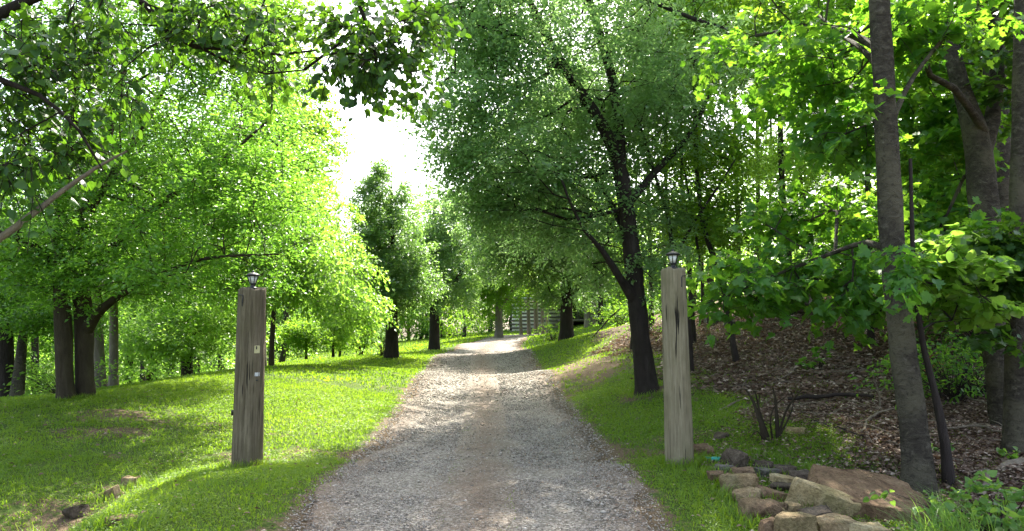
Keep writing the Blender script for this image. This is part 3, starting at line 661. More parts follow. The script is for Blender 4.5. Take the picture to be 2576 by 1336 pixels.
# slender trees on the bank
SLG = 'slender trees standing in the wood on the bank'
slender = [  # px, base py, Y, width px, lean, label
    (1700, 880, 21, 10, -25, 'slender trunk on the bank just left of the grey post top'),
    (1745, 865, 18.5, 12, -30, 'slender trunk on the bank just right of the grey post'),
    (1770, 862, 23, 9, -10, 'slender straight trunk second from the grey post'),
    (1850, 885, 15.5, 14, -95, 'leaning slender trunk crossing the litter bank'),
    (1862, 790, 24, 10, -12, 'first of three thin trunks crossing the low sky gap, counted from the left'), (1911, 780, 25, 12, -6, 'middle one of three thin trunks crossing the low sky gap'), (1935, 770, 27, 8, 4, 'thinnest and last of three thin trunks crossing the low sky gap'),
    (1990, 800, 19.5, 18, -26, 'thicker dark trunk on the bank rising through the low sky gap'),
    (2062, 790, 21, 16, -60, 'dark trunk leaning left on top of the bank'),
    (2080, 770, 27, 10, 2, 'thin upright trunk just right of the left-leaning dark one'), (2140, 780, 17.5, 15, -10, 'dark straight trunk left of the mottled maple'),
    (2188, 800, 15, 16, -6, 'dark straight trunk almost behind the mottled maple'),
    (2345, 850, 16, 15, 10, 'dark trunk deep in the wood between maple and forked tree'), (2420, 860, 15, 12, 6, 'thin shaded trunk just left of the forked trunk'), (1640, 850, 27, 11, -10, 'far thin trunk seen directly behind the big avenue trunk'), (1670, 850, 30, 9, 6, 'far thin trunk in the gap between avenue trunk and grey post')]
for i, (px, py, Y, wd, ln_, lb) in enumerate(slender):
    top = -250 if Y < 20 else 60
    st = root_stem([(px, py, Y, wd * 1.2), (px + ln_ * .35, py - 180, Y, wd), (px + ln_, py - 420, Y, wd * .8), (px + ln_ * 1.1, top, Y, wd * .4)])
    cxx = px + ln_
    el = [E(cxx, 130, Y, 150, 150, 2.2), E(cxx + 40, 380, Y + .5, 110, 70, 1.6, .9), E(cxx - 20, -120, Y, 170, 160, 2.4)]
    el.append(E(cxx + 30, 560 if i not in (4, 5, 6, 7, 9) else 440, Y, 110, 110 if i not in (4, 5, 6, 7, 9) else 60, 1.8, 1.1))
    if i in (12, 13, 11): el.append(E(cxx + 30, 700, Y - 1.5, 120, 80, 1.4, 1.2))
    make_tree('slender_tree', lb or 'slender dark trunk among others at the back of the wooded bank', 'tree', [st], el, 330, 60, .8, .108, T_D,
              [LEAF_WOOD, LEAF_YELLOW, LEAF_MAPLE][i % 3] if i < 14 else LEAF_YELLOW, SLIM, group=SLG, seed=100 + i, minz=2.2, clump=.7, rmax=.04, step=.5, sides=10, flare=.3, rough=.1)

c1 = root_stem([(1738, 885, 15.2, 13), (1728, 770, 15.2, 12), (1694, 650, 15.2, 11), (1684, 560, 15.1, 10), (1645, 430, 15, 8), (1600, 280, 15, 5)])
c2 = stem_px([(1694, 655, 15.2, 8), (1745, 560, 15.1, 7), (1800, 480, 15, 6), (1850, 400, 15, 4)])
c3 = stem_px([(1728, 770, 15.2, 8), (1760, 690, 15.4, 7), (1745, 560, 15.6, 6), (1720, 420, 15.8, 4)])
make_tree('crooked_tree', 'crooked thin dark tree rising behind the lantern of the grey post', 'tree', [c1, c2, c3], [E(1700, 420, 15.6, 150, 120, 1.4), E(1800, 560, 15.8, 110, 80, 1.2)],
          120, 40, .6, .09, T_D, LEAF_WOOD, SLIM, seed=91, minz=2, clump=1.0, rmax=.02, step=.3, sides=10, flare=.2)
# ---- leafy boughs reaching in overhead: a tree standing left of the camera
b0 = [np.array([-5.6, 4.6, gz(-5.6, 4.6)]), np.array([-5.5, 4.5, 1.8]), np.array([-5.4, 4.5, 3.2]), np.array([-5.3, 4.5, 4.6]), np.array([-5.2, 4.4, 6.5])]
b1 = ([b0[2], W(-250, 250, 4.7), W(-40, 60, 4.8), W(200, -40, 4.9), W(365, 10, 5.0), W(420, 80, 5.05), W(490, 118, 5.1), W(620, 124, 5.15), W(700, 138, 5.2), W(800, 126, 5.2)], [.07, .05, .04, .032, .024, .02, .017, .012, .01, .006])
b2 = ([W(500, 118, 5.1), W(590, 165, 5.15), W(670, 186, 5.2), W(765, 176, 5.2)], [.012, .009, .007, .005])
b3 = ([b0[3], W(-100, -100, 4.6), W(300, -220, 4.8), W(650, -150, 5.0), W(850, -60, 5.1), W(930, 80, 5.2), W(950, 200, 5.2)], [.07, .05, .04, .03, .02, .012, .006])
b4 = ([b0[1], W(-200, 700, 4.6), W(0, 600, 4.6), W(80, 540, 4.65), (W(160, 478, 4.7)), W(245, 420, 4.75), W(320, 380, 4.8)], [.04, .026, .021, .019, .017, .013, .006])
b5 = ([b0[2], W(-200, 100, 4.5), W(0, 200, 4.5), W(100, 240, 4.55), W(200, 330, 4.6), W(260, 430, 4.7)], [.05, .03, .018, .014, .01, .005])
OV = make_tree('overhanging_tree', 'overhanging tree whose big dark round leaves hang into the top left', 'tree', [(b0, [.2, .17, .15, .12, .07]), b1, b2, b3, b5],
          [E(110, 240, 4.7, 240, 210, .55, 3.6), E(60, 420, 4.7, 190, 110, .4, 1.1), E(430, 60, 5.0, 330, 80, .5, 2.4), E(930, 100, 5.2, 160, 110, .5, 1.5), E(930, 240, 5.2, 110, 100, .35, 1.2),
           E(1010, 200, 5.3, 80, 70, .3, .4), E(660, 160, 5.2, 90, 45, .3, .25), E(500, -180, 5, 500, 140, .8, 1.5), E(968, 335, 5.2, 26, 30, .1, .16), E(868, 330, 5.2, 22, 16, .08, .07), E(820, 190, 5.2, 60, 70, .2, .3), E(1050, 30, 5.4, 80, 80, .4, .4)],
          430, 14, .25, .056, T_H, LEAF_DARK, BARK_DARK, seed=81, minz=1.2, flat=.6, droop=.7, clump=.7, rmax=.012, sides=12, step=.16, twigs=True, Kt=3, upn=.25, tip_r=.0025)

a_, q_ = catmull(*b4, .08); a_ += noise3(a_, 6, 3)[:, None] * .012
o = join_quads('dead_limb', [tube_arrays(a_, q_, 10, 0, .18, 2)], DEADWOOD); o.parent = OV; o.matrix_parent_inverse = Matrix.Translation(-OV.location); o['label'] = 'bare pale dead limb'
# ------------------------------------------------------------------ far woods (mass of foliage)
def far_wood(name, items, leafm, seed, label, trunks=True):
    r = np.random.default_rng(seed); arrs = []; tub = []
    for (x, y, h, rad, n_, size, low) in items:
        z0 = gz(x, y)
        c = np.array([x, y, z0 + low + (h - low) * .52]); rd = np.array([rad, rad, (h - low) * .52])
        t = ell_pts(r, [(c, rd), (c + [rad * .4, 0, -.2 * h], rd * .6), (c - [rad * .45, 0, .15 * h], rd * .6)], n_, .9, int(abs(x * 7 + y)), .42)
        t = t[t[:, 2] > z0 + .1]
        d = norm(t - c)
        la, _ = sprays(r, t, d, 22, 1.0 if y > 40 else .8, size, T_D, .4, .3)
        arrs.append(la)
        if trunks:
            pp = np.array([[x, y, z0 - .3], [x + r.normal() * .2, y, z0 + h * .3], [x + r.normal() * .4, y, z0 + h * .8]]); tub.append(tube_arrays(*catmull(pp, [.2, .15, .05], 1.5), 7))
    Vs, Fs, Rs, off = [], [], [], 0
    for v_, f_, r_ in arrs: Vs.append(v_); Fs.append(f_ + off); Rs.append(r_); off += len(v_)
    nl = sum(len(f_) for f_ in Fs)
    for v_, f_ in tub:
        Vs.append(v_); Fs.append(np.concatenate([f_[:, [0, 1, 2]], f_[:, [0, 2, 3]]]) + off); Rs.append(np.zeros(len(v_))); off += len(v_)
    Fa = np.concatenate(Fs); mi = np.zeros(len(Fa), int); mi[nl:] = 1
    me = np_mesh(name, np.concatenate(Vs), Fa, attrs={'rnd': np.concatenate(Rs)}, mats=[leafm, SLIM], midx=mi)
    return tag(link(name, me), label=label, kind='stuff')
items = []
for i in range(16):   # beyond the crest, left
    a = i / 15; items.append((-34 + a * 19.5 + R.normal() * .6, 30 + R.uniform(-2, 6) + a * 8, R.uniform(10, 14), R.uniform(2.8, 3.8), 300, .19, R.uniform(.2, 1.2)))
for i in range(9): items.append((-27 + i * 1.5 + R.normal() * .5, 26 + i * 1.1, R.uniform(2.0, 3.6), R.uniform(1.3, 1.9), 70, .14, 0))   # understorey
far_wood('woodland_edge', items, LEAF_YELLOW, 5, 'bright leafy woodland beyond the crest of the left lawn')
items = []
for i in range(26):
    a = i / 25; items.append((-48 + a * 62 + R.normal() * 1.5, 74 + R.uniform(-4, 10), R.uniform(12, 16), R.uniform(3.6, 5.0), 340, .32, R.uniform(0, 1.0)))
for i in range(16): items.append((-22 + i * 2.2, 70 + R.normal(), R.uniform(2.5, 4.5), 2.1, 60, .25, 0))
far_wood('far_woods', items, LEAF_WOOD, 6, 'far woods closing the view beyond the sunny field')
items = []
for i in range(16):
    a = i / 15; items.append((6 + a * 38 + R.normal(), 44 + R.uniform(-3, 12) - a * 8, R.uniform(8, 12.5), R.uniform(2.8, 4.0), 230, .2, R.uniform(.6, 2)))
for i in range(12): items.append((17 + i * 2.2 + R.normal() * .5, 24 - i * 1.6 + R.normal(), R.uniform(7, 11), R.uniform(2.2, 3.0), 120, .18, R.uniform(.5, 2)))
for i in range(22): items.append((7 + i * 1.5, 64 + R.normal() * 2, R.uniform(5, 8), 2.4, 110, .26, 0))
for i in range(10): items.append((7.5 + i * 1.5 + R.normal() * .4, 29 + R.normal() * 2 + i * .2, R.uniform(1.8, 3.4), R.uniform(1.0, 1.6), 46, .13, 0))
far_wood('hillside_woods', items, LEAF_YELLOW, 8, 'sunlit woods behind the slender trunks on the hillside')

# ------------------------------------------------------------------ timber posts with lanterns
def lathe(prof, sides, loc):
    a = np.linspace(0, 2 * np.pi, sides, endpoint=False); V = []
    for rr, z in prof: V += [(loc[0] + rr * math.cos(t), loc[1] + rr * math.sin(t), loc[2] + z) for t in a]
    V = np.array(V); i0 = np.arange(len(prof) - 1)[:, None] * sides; j = np.arange(sides); j2 = (j + 1) % sides
    return V, np.stack([i0 + j, i0 + j2, i0 + sides + j2, i0 + sides + j], -1).reshape(-1, 4)
def box_arr(c, s, rot=0.0):
    v = np.array([[x, y, z] for x in (-.5, .5) for y in (-.5, .5) for z in (-.5, .5)]) * np.array(s)
    cr, sr = math.cos(rot), math.sin(rot); v = np.stack([v[:, 0] * cr - v[:, 1] * sr, v[:, 0] * sr + v[:, 1] * cr, v[:, 2]], 1) + np.array(c)
    return v, np.array([[0, 1, 3, 2], [4, 6, 7, 5], [0, 4, 5, 1], [2, 3, 7, 6], [0, 2, 6, 4], [1, 5, 7, 3]])
def tube_bm(P, Q, sides=8): return tube_arrays(np.array(P, float), np.array(Q, float), sides)

def timber_post(px, py, Y, toppy, wb, wt, mat, label, seed, tilt, flat_side):
    flat_side *= .35
    base = W(px, py, Y); base[2] = gz(base[0], base[1]); topz = W(px, toppy, Y)[2]; H = topz - base[2]
    root = empty('timber_post', base, label, 'gate post', 'timber gate posts either side of the driveway')
    sides = 96; rings = 90; a = np.linspace(0, 2 * np.pi, sides, endpoint=False); r = np.random.default_rng(seed)
    zz = np.linspace(-.35, H, rings); zz = np.append(zz, [H + .004, H + .005])
    V = []
    furs = [(r.uniform(0, 6.28), r.uniform(.1, H - .5), r.uniform(.2, .7), r.uniform(.002, .005), r.uniform(.03, .05)) for _ in range(60)]
    for i, z in enumerate(zz):
        t = np.clip(z / H, 0, 1); r0 = (wb * (1 - t) + wt * t) * Y / F / 2
        if i == rings: r0 *= .965
        if i == rings + 1: r0 *= .02
        sq = 1 + flat_side * .05 * np.cos(4 * (a - .7))
        rr = r0 * sq * (1 + .012 * np.sin(3 * a + z * 1.7 + seed) + .01 * np.sin(7 * a - z * 2.3))
        rr = rr + .0022 * np.sin(a * 31 + 2 * np.sin(z * 2.1)) + .0016 * np.sin(a * 47 + 1.7 * np.sin(z * 3.3 + 1))
        for (fa, fz, fl, fd, fw) in furs:
            k = np.clip(1 - abs((z - fz - fl / 2) / (fl / 2)) ** 3, 0, 1) if abs(z - fz - fl / 2) < fl / 2 else 0
            da = (a - fa - .03 * math.sin(z * 3 + fa) + np.pi) % (2 * np.pi) - np.pi
            rr = rr - (i < rings) * fd * k * np.exp(-(da / fw) ** 2)
        sx = tilt * z
        wear = (.012 * np.sin(3 * a + seed) + .008 * np.sin(8 * a)) * (1 if i >= rings - 1 else 0)
        V.append(np.stack([rr * np.cos(a) + sx, rr * np.sin(a), z + wear], 1))
    V = np.concatenate(V); nr = len(zz); i0 = np.arange(nr - 1)[:, None] * sides; j = np.arange(sides); j2 = (j + 1) % sides
    Fc = np.stack([i0 + j, i0 + j2, i0 + sides + j2, i0 + sides + j], -1).reshape(-1, 4)
    o = link('timber', np_mesh('timber', V, Fc, mat, smooth=True), root)
    rt = wt * Y / F / 2
    tx = tilt * H
    # lantern
    lo = (tx, 0, H)
    body = [lathe([(.001, .0), (.058, .0), (.060, .014), (.050, .022), (.030, .03), (.026, .05), (.036, .062), (.040, .07), (.001, .07)], 20, lo)]
    lan = join_quads('lantern', body, BLACK, root)
    fr = []
    for k in range(6):
        t = k * math.pi / 3 + .2
        fr.append(tube_bm([(lo[0] + .034 * math.cos(t), .034 * math.sin(t), H + .066), (lo[0] + .060 * math.cos(t), .060 * math.sin(t), H + .158)], [.0045, .0045], 6))
    fr.append(lathe([(.052, .152), (.066, .152), (.066, .160), (.052, .160), (.052, .152)], 24, lo))
    join_quads('frame', fr, BLACK, lan)
    gl = link('glass', np_mesh('glass', *lathe([(.001, .071), (.029, .071), (.053, .154), (.001, .154)], 24, lo), GLASSY, smooth=True), lan)
    join_quads('cap', [lathe([(.001, .160), (.080, .160), (.082, .166), (.062, .182), (.034, .196), (.018, .200), (.012, .206), (.014, .214), (.006, .224), (.001, .226)], 24, lo)], BLACK, lan)
    # bent bracket near the top
    s = -1 if seed == 1 else 1
    face = lambda ax, z: (tx * z / H + (rt + .006) * math.sin(ax), -(rt + .006) * math.cos(ax), z)
    if seed == 1:
        pts = [face(-1.45, H - .075), face(-1.1, H - .072), face(-.75, H - .072), face(-.42, H - .075), face(-.36, H - .085), face(-.36, H - .13), face(-.36, H - .165)]
    else:
        pts = [face(.95, H - .075), face(.62, H - .078), face(.50, H - .085), face(.46, H - .10), face(.46, H - .14), face(.45, H - .20)]
    join_quads('hook', [tube_bm(pts, [.0055] * len(pts), 8)], BLACK, root)
    if seed == 1:
        join_quads('hook', [tube_bm([face(-.37, H - .12), face(-.40, H - .16), face(-.38, H - .205)], [.009, .007, .004], 8)], BLACK, root)
        def plate(ax, z, w_, h_, m, name, th=.012):
            p = face(ax, z); v_, f_ = box_arr((0, 0, 0), (w_, th, h_)); ca, sa = math.cos(ax), math.sin(ax)
            v_ = np.stack([v_[:, 0] * ca - v_[:, 1] * sa, v_[:, 0] * sa + v_[:, 1] * ca, v_[:, 2]], 1) + np.array(p)
            bm = bmesh.new(); bv = [bm.verts.new(q) for q in v_]; [bm.faces.new([bv[i_] for i_ in f]) for f in f_]; bm.normal_update()
            bmesh.ops.bevel(bm, geom=bm.edges[:], offset=min(.004, th * .3), segments=2, affect='EDGES'); return bm_obj(name, bm, m, root)
        pl = plate(.78, H - .70, .066, .088, YPLATE, 'reflector', .018)
        p = face(.74, H - .68); q = join_quads('keyhole', [box_arr((p[0] + .003, p[1] - .008, p[2]), (.012, .01, .035), .78)], BLACK, pl)
        plate(.86, H - .985, .060, .046, WPLATE, 'label_plate', .008)
        p = face(.84, H - 1.06); join_quads('bell_button', [lathe([(.001, 0), (.014, 0), (.016, .004), (.012, .012), (.001, .016)], 14, (0, 0, 0))], BLACK, root).location = (p[0], p[1], p[2])
        p = face(-1.5, H - 1.42); join_quads('hinge_bolt', [tube_bm([(p[0] + .02, p[1], p[2]), (p[0] - .035, p[1] - .01, p[2])], [.014, .012], 8), box_arr((p[0] - .02, p[1], p[2] - .01), (.03, .02, .06))], BLACK, root)
    return root
timber_post(621, 1174, 8.6, 728, 73, 66, POST_A, 'brown weathered timber post with lantern left of the driveway', 1, 0.0, 1.0)
timber_post(1709, 1157, 8.0, 678, 70, 60, POST_B, 'pale grey cracked timber post with lantern right of the driveway', 2, -.012, .3)

# ------------------------------------------------------------------ rocks
def rock(px, py, wpx, hpx, mat, label, seed, name='rock', Y=None, depth=1.0, rot=0, tilt=(0, 0), lift=0.0, group=None, flat=.0):
    if Y is None:
        g = on_ground(px, min(py + hpx * .45, 1500)) if py + hpx * .45 < 1336 else None
        Y = g[1] if g is not None else F * 1.6 / (py + hpx * .45 - 835)
    c = W(px, py, Y); mpx = Y / F; sx = wpx * mpx; sz = max(hpx * mpx * 1.05, .05); syy = max(sx * .75, sz) * depth
    r = np.random.default_rng(seed); bm = bmesh.new()
    npt = 22
    for _ in range(npt):
        p = r.uniform(-1, 1, 3); p = np.sign(p) * np.abs(p) ** .62
        if flat: p[2] = np.sign(p[2]) * (1 - .12 * r.uniform())
        bm.verts.new((p[0] * sx / 2, p[1] * syy / 2, p[2] * sz / 2))
    if flat:
        bmesh.ops.delete(bm, geom=bm.verts[:], context='VERTS'); k_ = int(r.integers(6, 9)); an = np.sort((np.arange(k_) + r.uniform(-.3, .3, k_)) / k_ * 6.283)
        for s_, ins in ((-1, 1.0), (1, r.uniform(.84, .95))):
            for a_ in an:
                e_ = 1 / max(abs(math.cos(a_)), abs(math.sin(a_))) ** .7; q_ = ins * e_ * r.uniform(.86, 1.0)
                bm.verts.new((math.cos(a_) * q_ * sx / 2 * .95, math.sin(a_) * q_ * syy / 2 * .95, s_ * sz / 2 * (r.uniform(.8, 1.0) if s_ > 0 else 1)))
    bmesh.ops.convex_hull(bm, input=bm.verts[:])
    for v_ in [v_ for v_ in bm.verts if not v_.link_faces]: bm.verts.remove(v_)
    bmesh.ops.dissolve_limit(bm, angle_limit=.18, verts=bm.verts[:], edges=bm.edges[:])
    bmesh.ops.bevel(bm, geom=bm.edges[:], offset=min(sx, sz) * .07, segments=2, profile=.6, affect='EDGES')
    bmesh.ops.triangulate(bm, faces=bm.faces[:])
    bmesh.ops.subdivide_edges(bm, edges=bm.edges[:], cuts=2 if sx > .12 else 1, use_grid_fill=True)
    if bm.faces: bm.normal_update()
    for v_ in bm.verts:
        q = np.array(v_.co); d = float(noise3(q[None] + seed * 3.1, 9, seed)[0]) * .5 + float(noise3(q[None] + seed, 28, seed + 1)[0]) * .3
        v_.co += v_.normal * d * min(sx, sz) * .17
    o = bm_obj(name, bm, mat, smooth=False)
    for p in o.data.polygons: p.use_smooth = True
    try: o.data.set_sharp_from_angle(angle=math.radians(38))
    except Exception: pass
    o.location = (c[0], c[1], c[2] + lift - sz * .04); o.rotation_euler = (tilt[0], tilt[1], rot)
    return tag(o, label, 'rock', group)
RG = 'rocks piled at the right edge of the driveway'
RK = [
 (1861, 1153, 80, 50, ROCK_DARK, 'dark brown boulder at the very top of the rock pile', {}),
 (1820, 1177, 46, 26, ROCK_GREY, 'small grey rock left below the dark topmost boulder', {}),
 (1919, 1166, 44, 24, ROCK_DARK, 'small dark rock just right of the topmost boulder', {}),
 (1865, 1186, 58, 30, ROCK_BROWN, 'brown rock under the dark topmost boulder', {}),
 (1853, 1212, 96, 50, ROCK_TAN, 'big tan rock with a domed top on the left of the pile', {}),
 (1929, 1187, 52, 26, ROCK_GREY, 'grey rock in the middle of the upper pile', {}),
 (1974, 1180, 60, 26, ROCK_DARK, 'flat dark rock at the upper right of the pile', {'flat': 1}),
 (2013, 1196, 66, 30, ROCK_DARK, 'grey-black rock at the right back of the pile', {}),
 (1972, 1208, 68, 26, ROCK_YEL, 'thin yellow-brown rock lying over a dark one', {'flat': 1, 'tilt': (0, .1)}),
 (1972, 1225, 64, 22, ROCK_DARK, 'dark rock under the thin yellow-brown one', {}),
 (2023, 1218, 40, 20, ROCK_YEL, 'little yellow stone on top of the slanting slab', {}),
 (1802, 1196, 44, 26, ROCK_BROWN, 'reddish rock at the grass edge on the far left of the pile', {}),
 (1877, 1245, 70, 38, ROCK_TAN, 'olive tan wedge below the big domed rock', {}),
 (1939, 1241, 80, 32, ROCK_BROWN, 'reddish brown tilted rock in the centre of the pile', {'tilt': (0, .25)}),
 (1914, 1280, 100, 54, ROCK_BROWN, 'orange-brown rock above the front block', {}),
 (1977, 1284, 62, 42, ROCK_TAN, 'mossy brown rock beside the orange-brown one', {}),
 (2070, 1258, 178, 72, ROCK_YEL, 'large pale slanting slab in the middle of the pile', {'flat': 1, 'tilt': (.12, .30), 'depth': .6}),
 (2057, 1296, 84, 38, ROCK_DARK, 'dark brown rock beneath the pale slanting slab', {}),
 (1997, 1324, 112, 66, ROCK_TAN, 'square front block at the bottom of the pile', {'flat': 1}),
 (2102, 1324, 98, 52, ROCK_TAN, 'cracked tan rock at the bottom right of the front block', {}),
 (2165, 1334, 150, 44, ROCK_YEL, 'long yellow rock at the bottom edge under the big brown slab', {'flat': 1, 'tilt': (0, .14), 'depth': .6}),
 (1932, 1325, 48, 50, ROCK_BROWN, 'narrow brown rock left of the front block', {}),
]
for i, (px, py, wp, hp, mt, lb, kw) in enumerate(RK): rock(px, py + 2, wp * 1.12, hp * 1.0, mt, lb, 200 + i, group=RG, rot=R.uniform(-.4, .4), **kw)
rock(2190, 1300, 330, 70, ROCK_SLAB, 'huge flat reddish brown slab sloping beneath the mottled maple', 240, name='flat_slab', Y=6.7, depth=1.2, tilt=(.20, .14), flat=1, rot=-.15, lift=.15)
rock(2190, 1200, 48, 20, ROCK_YEL, 'pale stone lying alone in the leaf litter behind the slab', 241)
rock(1762, 1133, 70, 34, ROCK_BROWN, 'lumpy earth-brown rock beside the foot of the grey post', 242)
rock(2000, 1083, 58, 16, ROCK_YEL, 'flat yellowish stone behind the dead shrub', 243, flat=1)
rock(325, 1216, 46, 34, ROCK_TAN, 'square tan block at the ditch left of the brown post', 244, flat=1)
rock(278, 1243, 66, 30, ROCK_TAN, 'long tan slab leaning along the ditch bank', 245, flat=1, tilt=(0, -.45), depth=.6)
rock(300, 1322, 92, 46, ROCK_BROWN, 'flat brown rock showing at the bottom edge left of the driveway', 246, Y=5.98, flat=1)
rock(192, 1285, 56, 34, ROCK_DARK, 'dark rock down in the ditch beside the grass clump', 247)
rock(1800, 800, 60, 34, ROCK_GREY, 'grey boulder sunk in the leafy bank right of the grey post', 248)
rock(1835, 812, 30, 20, ROCK_GREY, 'smaller grey stone beside the sunken boulder on the bank', 249)
rock(1990, 768, 110, 60, ROCK_DARK, 'dark mossy boulder on the crest of the bank', 250)
rock(1815, 1096, 40, 16, ROCK_DARK, 'low dark stone in the grass left of the dead shrub', 251)

# teal plastic scrap
g = on_ground(1797, 1163); bm = bmesh.new(); bmesh.ops.create_cube(bm, size=1)
bmesh.ops.scale(bm, vec=(.19, .09, .045), verts=bm.verts[:]); bmesh.ops.bevel(bm, geom=bm.edges[:], offset=.012, segments=3, affect='EDGES')
for v_ in bm.verts: v_.co.z += .012 * math.sin(v_.co.x * 20); v_.co.x *= 1 + .2 * (v_.co.z > 0)
o = bm_obj('plastic_tub', bm, TEAL, smooth=True); o.location = (g[0], g[1], g[2] + .03); o.rotation_euler = (0, .1, -.2)
tag(o, 'small teal plastic tub in the grass between grey post and rocks', 'tub')

# ------------------------------------------------------------------ dead shrub, fallen wood
def poly(px_pts, rad, name, label, cat, mat=DEADWOOD, extra=None, group=None, sides=8, lift=0.0, jitter=.02):
    """branch along photo points given as (px,py,height above ground or None,Y or None)"""
    P = []
    for q in px_pts:
        if len(q) == 2:
            g_ = on_ground(*q); P.append(g_ + [0, 0, rad[0] * .7 + lift])
        else: P.append(W(q[0], q[1], q[2]))
    a, b = catmull(P, rad, .12); a += R.normal(size=a.shape) * jitter * .5
    arrs = [tube_arrays(a, b, sides, 0, .12, len(label))]
    for e in extra or []:
        Pe = [W(*q) if len(q) == 3 else on_ground(*q) + [0, 0, .03] for q in e[0]]; a2, b2 = catmull(Pe, e[1], .1); arrs.append(tube_arrays(a2, b2, 6, 0, .1, 3))
    o = join_quads(name, arrs, mat); return tag(o, label, cat, group)
g = on_ground(1942, 1110); Yb = g[1]
def shrub_stick(pts, w0): P = [W(x, y, Yb + d) for x, y, d in pts]; P[0][2] = gz(P[0][0], P[0][1]) - .05; return catmull(P, np.linspace(w0, w0 * .35, len(P)), .06)
sh = empty('dead_shrub', g, 'dead grey many-stemmed shrub stump beside the rock pile', 'shrub')
for pts, w0 in [([(1935, 1112, 0), (1912, 1060, 0), (1895, 1010, .05), (1876, 980, .1)], .032), ([(1938, 1112, 0), (1915, 1050, .1), (1900, 985, .1)], .026),
                ([(1958, 1110, 0), (1954, 1050, 0), (1950, 1000, 0), (1944, 975, .0)], .03), ([(1955, 1110, 0), (1975, 1040, -.1), (2000, 1000, -.2), (2018, 980, -.3)], .018),
                ([(1945, 1110, 0), (1938, 1060, -.2), (1950, 1020, -.3), (1975, 1000, -.35)], .014), ([(1930, 1110, 0), (1905, 1085, -.1), (1888, 1100, -.2)], .012),
                ([(1950, 1112, 0), (1985, 1050, .2), (1996, 1010, .3), (1990, 985, .3)], .014), ([(1920, 1075, 0), (1908, 1040, 0), (1912, 990, 0)], .018)]:
    a, b = shrub_stick(pts, w0); o = join_quads('stem', [tube_arrays(a, b, 8, 0, .15, 4)], BARK_BEECH); o.parent = sh; o.matrix_parent_inverse = Matrix.Translation(-Vector(g))
FG = 'fallen branches lying in the leaf litter'
poly([(1985, 1018), (2050, 1012), (2130, 1006), (2200, 1010)], [.03, .034, .03, .022], 'fallen_branch', 'thick dark fallen branch lying level behind the dead shrub', 'branch', SLIM, group=FG, lift=.06)
poly([(1815, 1032), (1850, 1016), (1888, 1000)], [.018, .015, .008], 'fallen_branch', 'pale straight stick left of the dead shrub', 'branch', group=FG)
poly([(2080, 1000), (2150, 992), (2240, 985)], [.012, .014, .008], 'fallen_branch', 'thin brown stick just above the thick fallen branch', 'branch', group=FG, lift=.03)
poly([(2170, 1100), (2195, 1058), (2225, 1045), (2262, 1040)], [.012, .02, .012, .008], 'fallen_branch', 'curved pale branch left of the mottled maple foot', 'branch', group=FG, lift=.05)
gq = on_ground(2214, 1030); Yq = gq[1]
poly([(2214, 1032, Yq), (2212, 995, Yq), (2202, 970, Yq), (2196, 955, Yq - .1)], [.014, .012, .01, .006], 'fallen_branch', 'forked pale twig standing upright in the litter', 'branch', group=FG, extra=[([(2212, 995, Yq), (2228, 968, Yq), (2222, 950, Yq)], [.009, .007, .004])])
poly([(2000, 1045), (2060, 1070), (2110, 1088), (2170, 1110)], [.012, .012, .009, .006], 'fallen_branch', 'thin dark twig slanting down right of the dead shrub', 'branch', SLIM, group=FG, lift=.03)
poly([(2350, 975), (2420, 1010), (2500, 1040), (2560, 1080)], [.016, .014, .012, .008], 'fallen_branch', 'long pale twig lying right of the thin leaning trunk', 'branch', group=FG, lift=.08)
poly([(2380, 1100), (2460, 1085), (2560, 1120)], [.012, .014, .008], 'fallen_branch', 'bent twig at the right edge below the straight trunk', 'branch', group=FG, lift=.06)
poly([(1790, 792), (1900, 795), (2000, 796), (2110, 800)], [.045, .05, .05, .035], 'fallen_log', 'long dark fallen log lying across the upper bank', 'log', SLIM, lift=.25)
poly([(2035, 800), (2060, 770), (2085, 742)], [.05, .04, .03], 'fallen_branch', 'dark branch leaning up from the long fallen log', 'branch', SLIM, group=FG, lift=.3)
ga = on_ground(1500, 840)
poly([(1490, 850), (1515, 822, ga[1]), (1545, 790, ga[1]), (1575, 765, ga[1])], [.022, .03, .03, .02], 'fallen_branch', 'dead bough slanting up beside the far cabin lawn', 'branch', BARK_DARK, group=FG, extra=[([(1545, 790, ga[1]), (1585, 815, ga[1]), (1610, 810, ga[1])], [.015, .012, .006]), ([(1500, 838, ga[1]), (1508, 862, ga[1])], [.01, .006])])
gl_ = on_ground(2470, 1250)
poly([(2470, 1262), (2474, 1215, gl_[1]), (2475, 1180, gl_[1])], [.035, .032, .03], 'broken_stub', 'short broken upright stub near the right bottom corner', 'stump', DEADWOOD)
poly([(2508, 1190, 7.6), (2540, 1170, 7.7), (2600, 1165, 7.9)], [.05, .055, .06], 'fallen_log', 'pale sawn log end poking in at the right edge', 'log', DEADWOOD)
# many little twigs and sticks in the litter: uncountable
arrs = []
for _ in range(520):
    y = R.uniform(6.5, 24); x = R.uniform(3.3, 11)
    if litter_mask(np.array([x]), np.array([y]))[0] < .5: continue
    l = R.uniform(.15, .9); t = R.uniform(0, 6.28); xs = np.array([x, x + l / 2 * math.cos(t), x + l * math.cos(t + R.normal() * .3)]); yss = np.array([y, y + l / 2 * math.sin(t), y + l * math.sin(t + R.normal() * .3)])
    zs = G(xs, yss) + np.array([.02, R.uniform(.03, .09), R.uniform(.02, .12)])
    arrs.append(tube_arrays(np.stack([xs, yss, zs], 1), np.array([1, .8, .4]) * R.uniform(.004, .011), 4))
tag(join_quads('twig_litter', arrs, DEADWOOD), 'small dead twigs strewn through the leaf litter', kind='stuff')

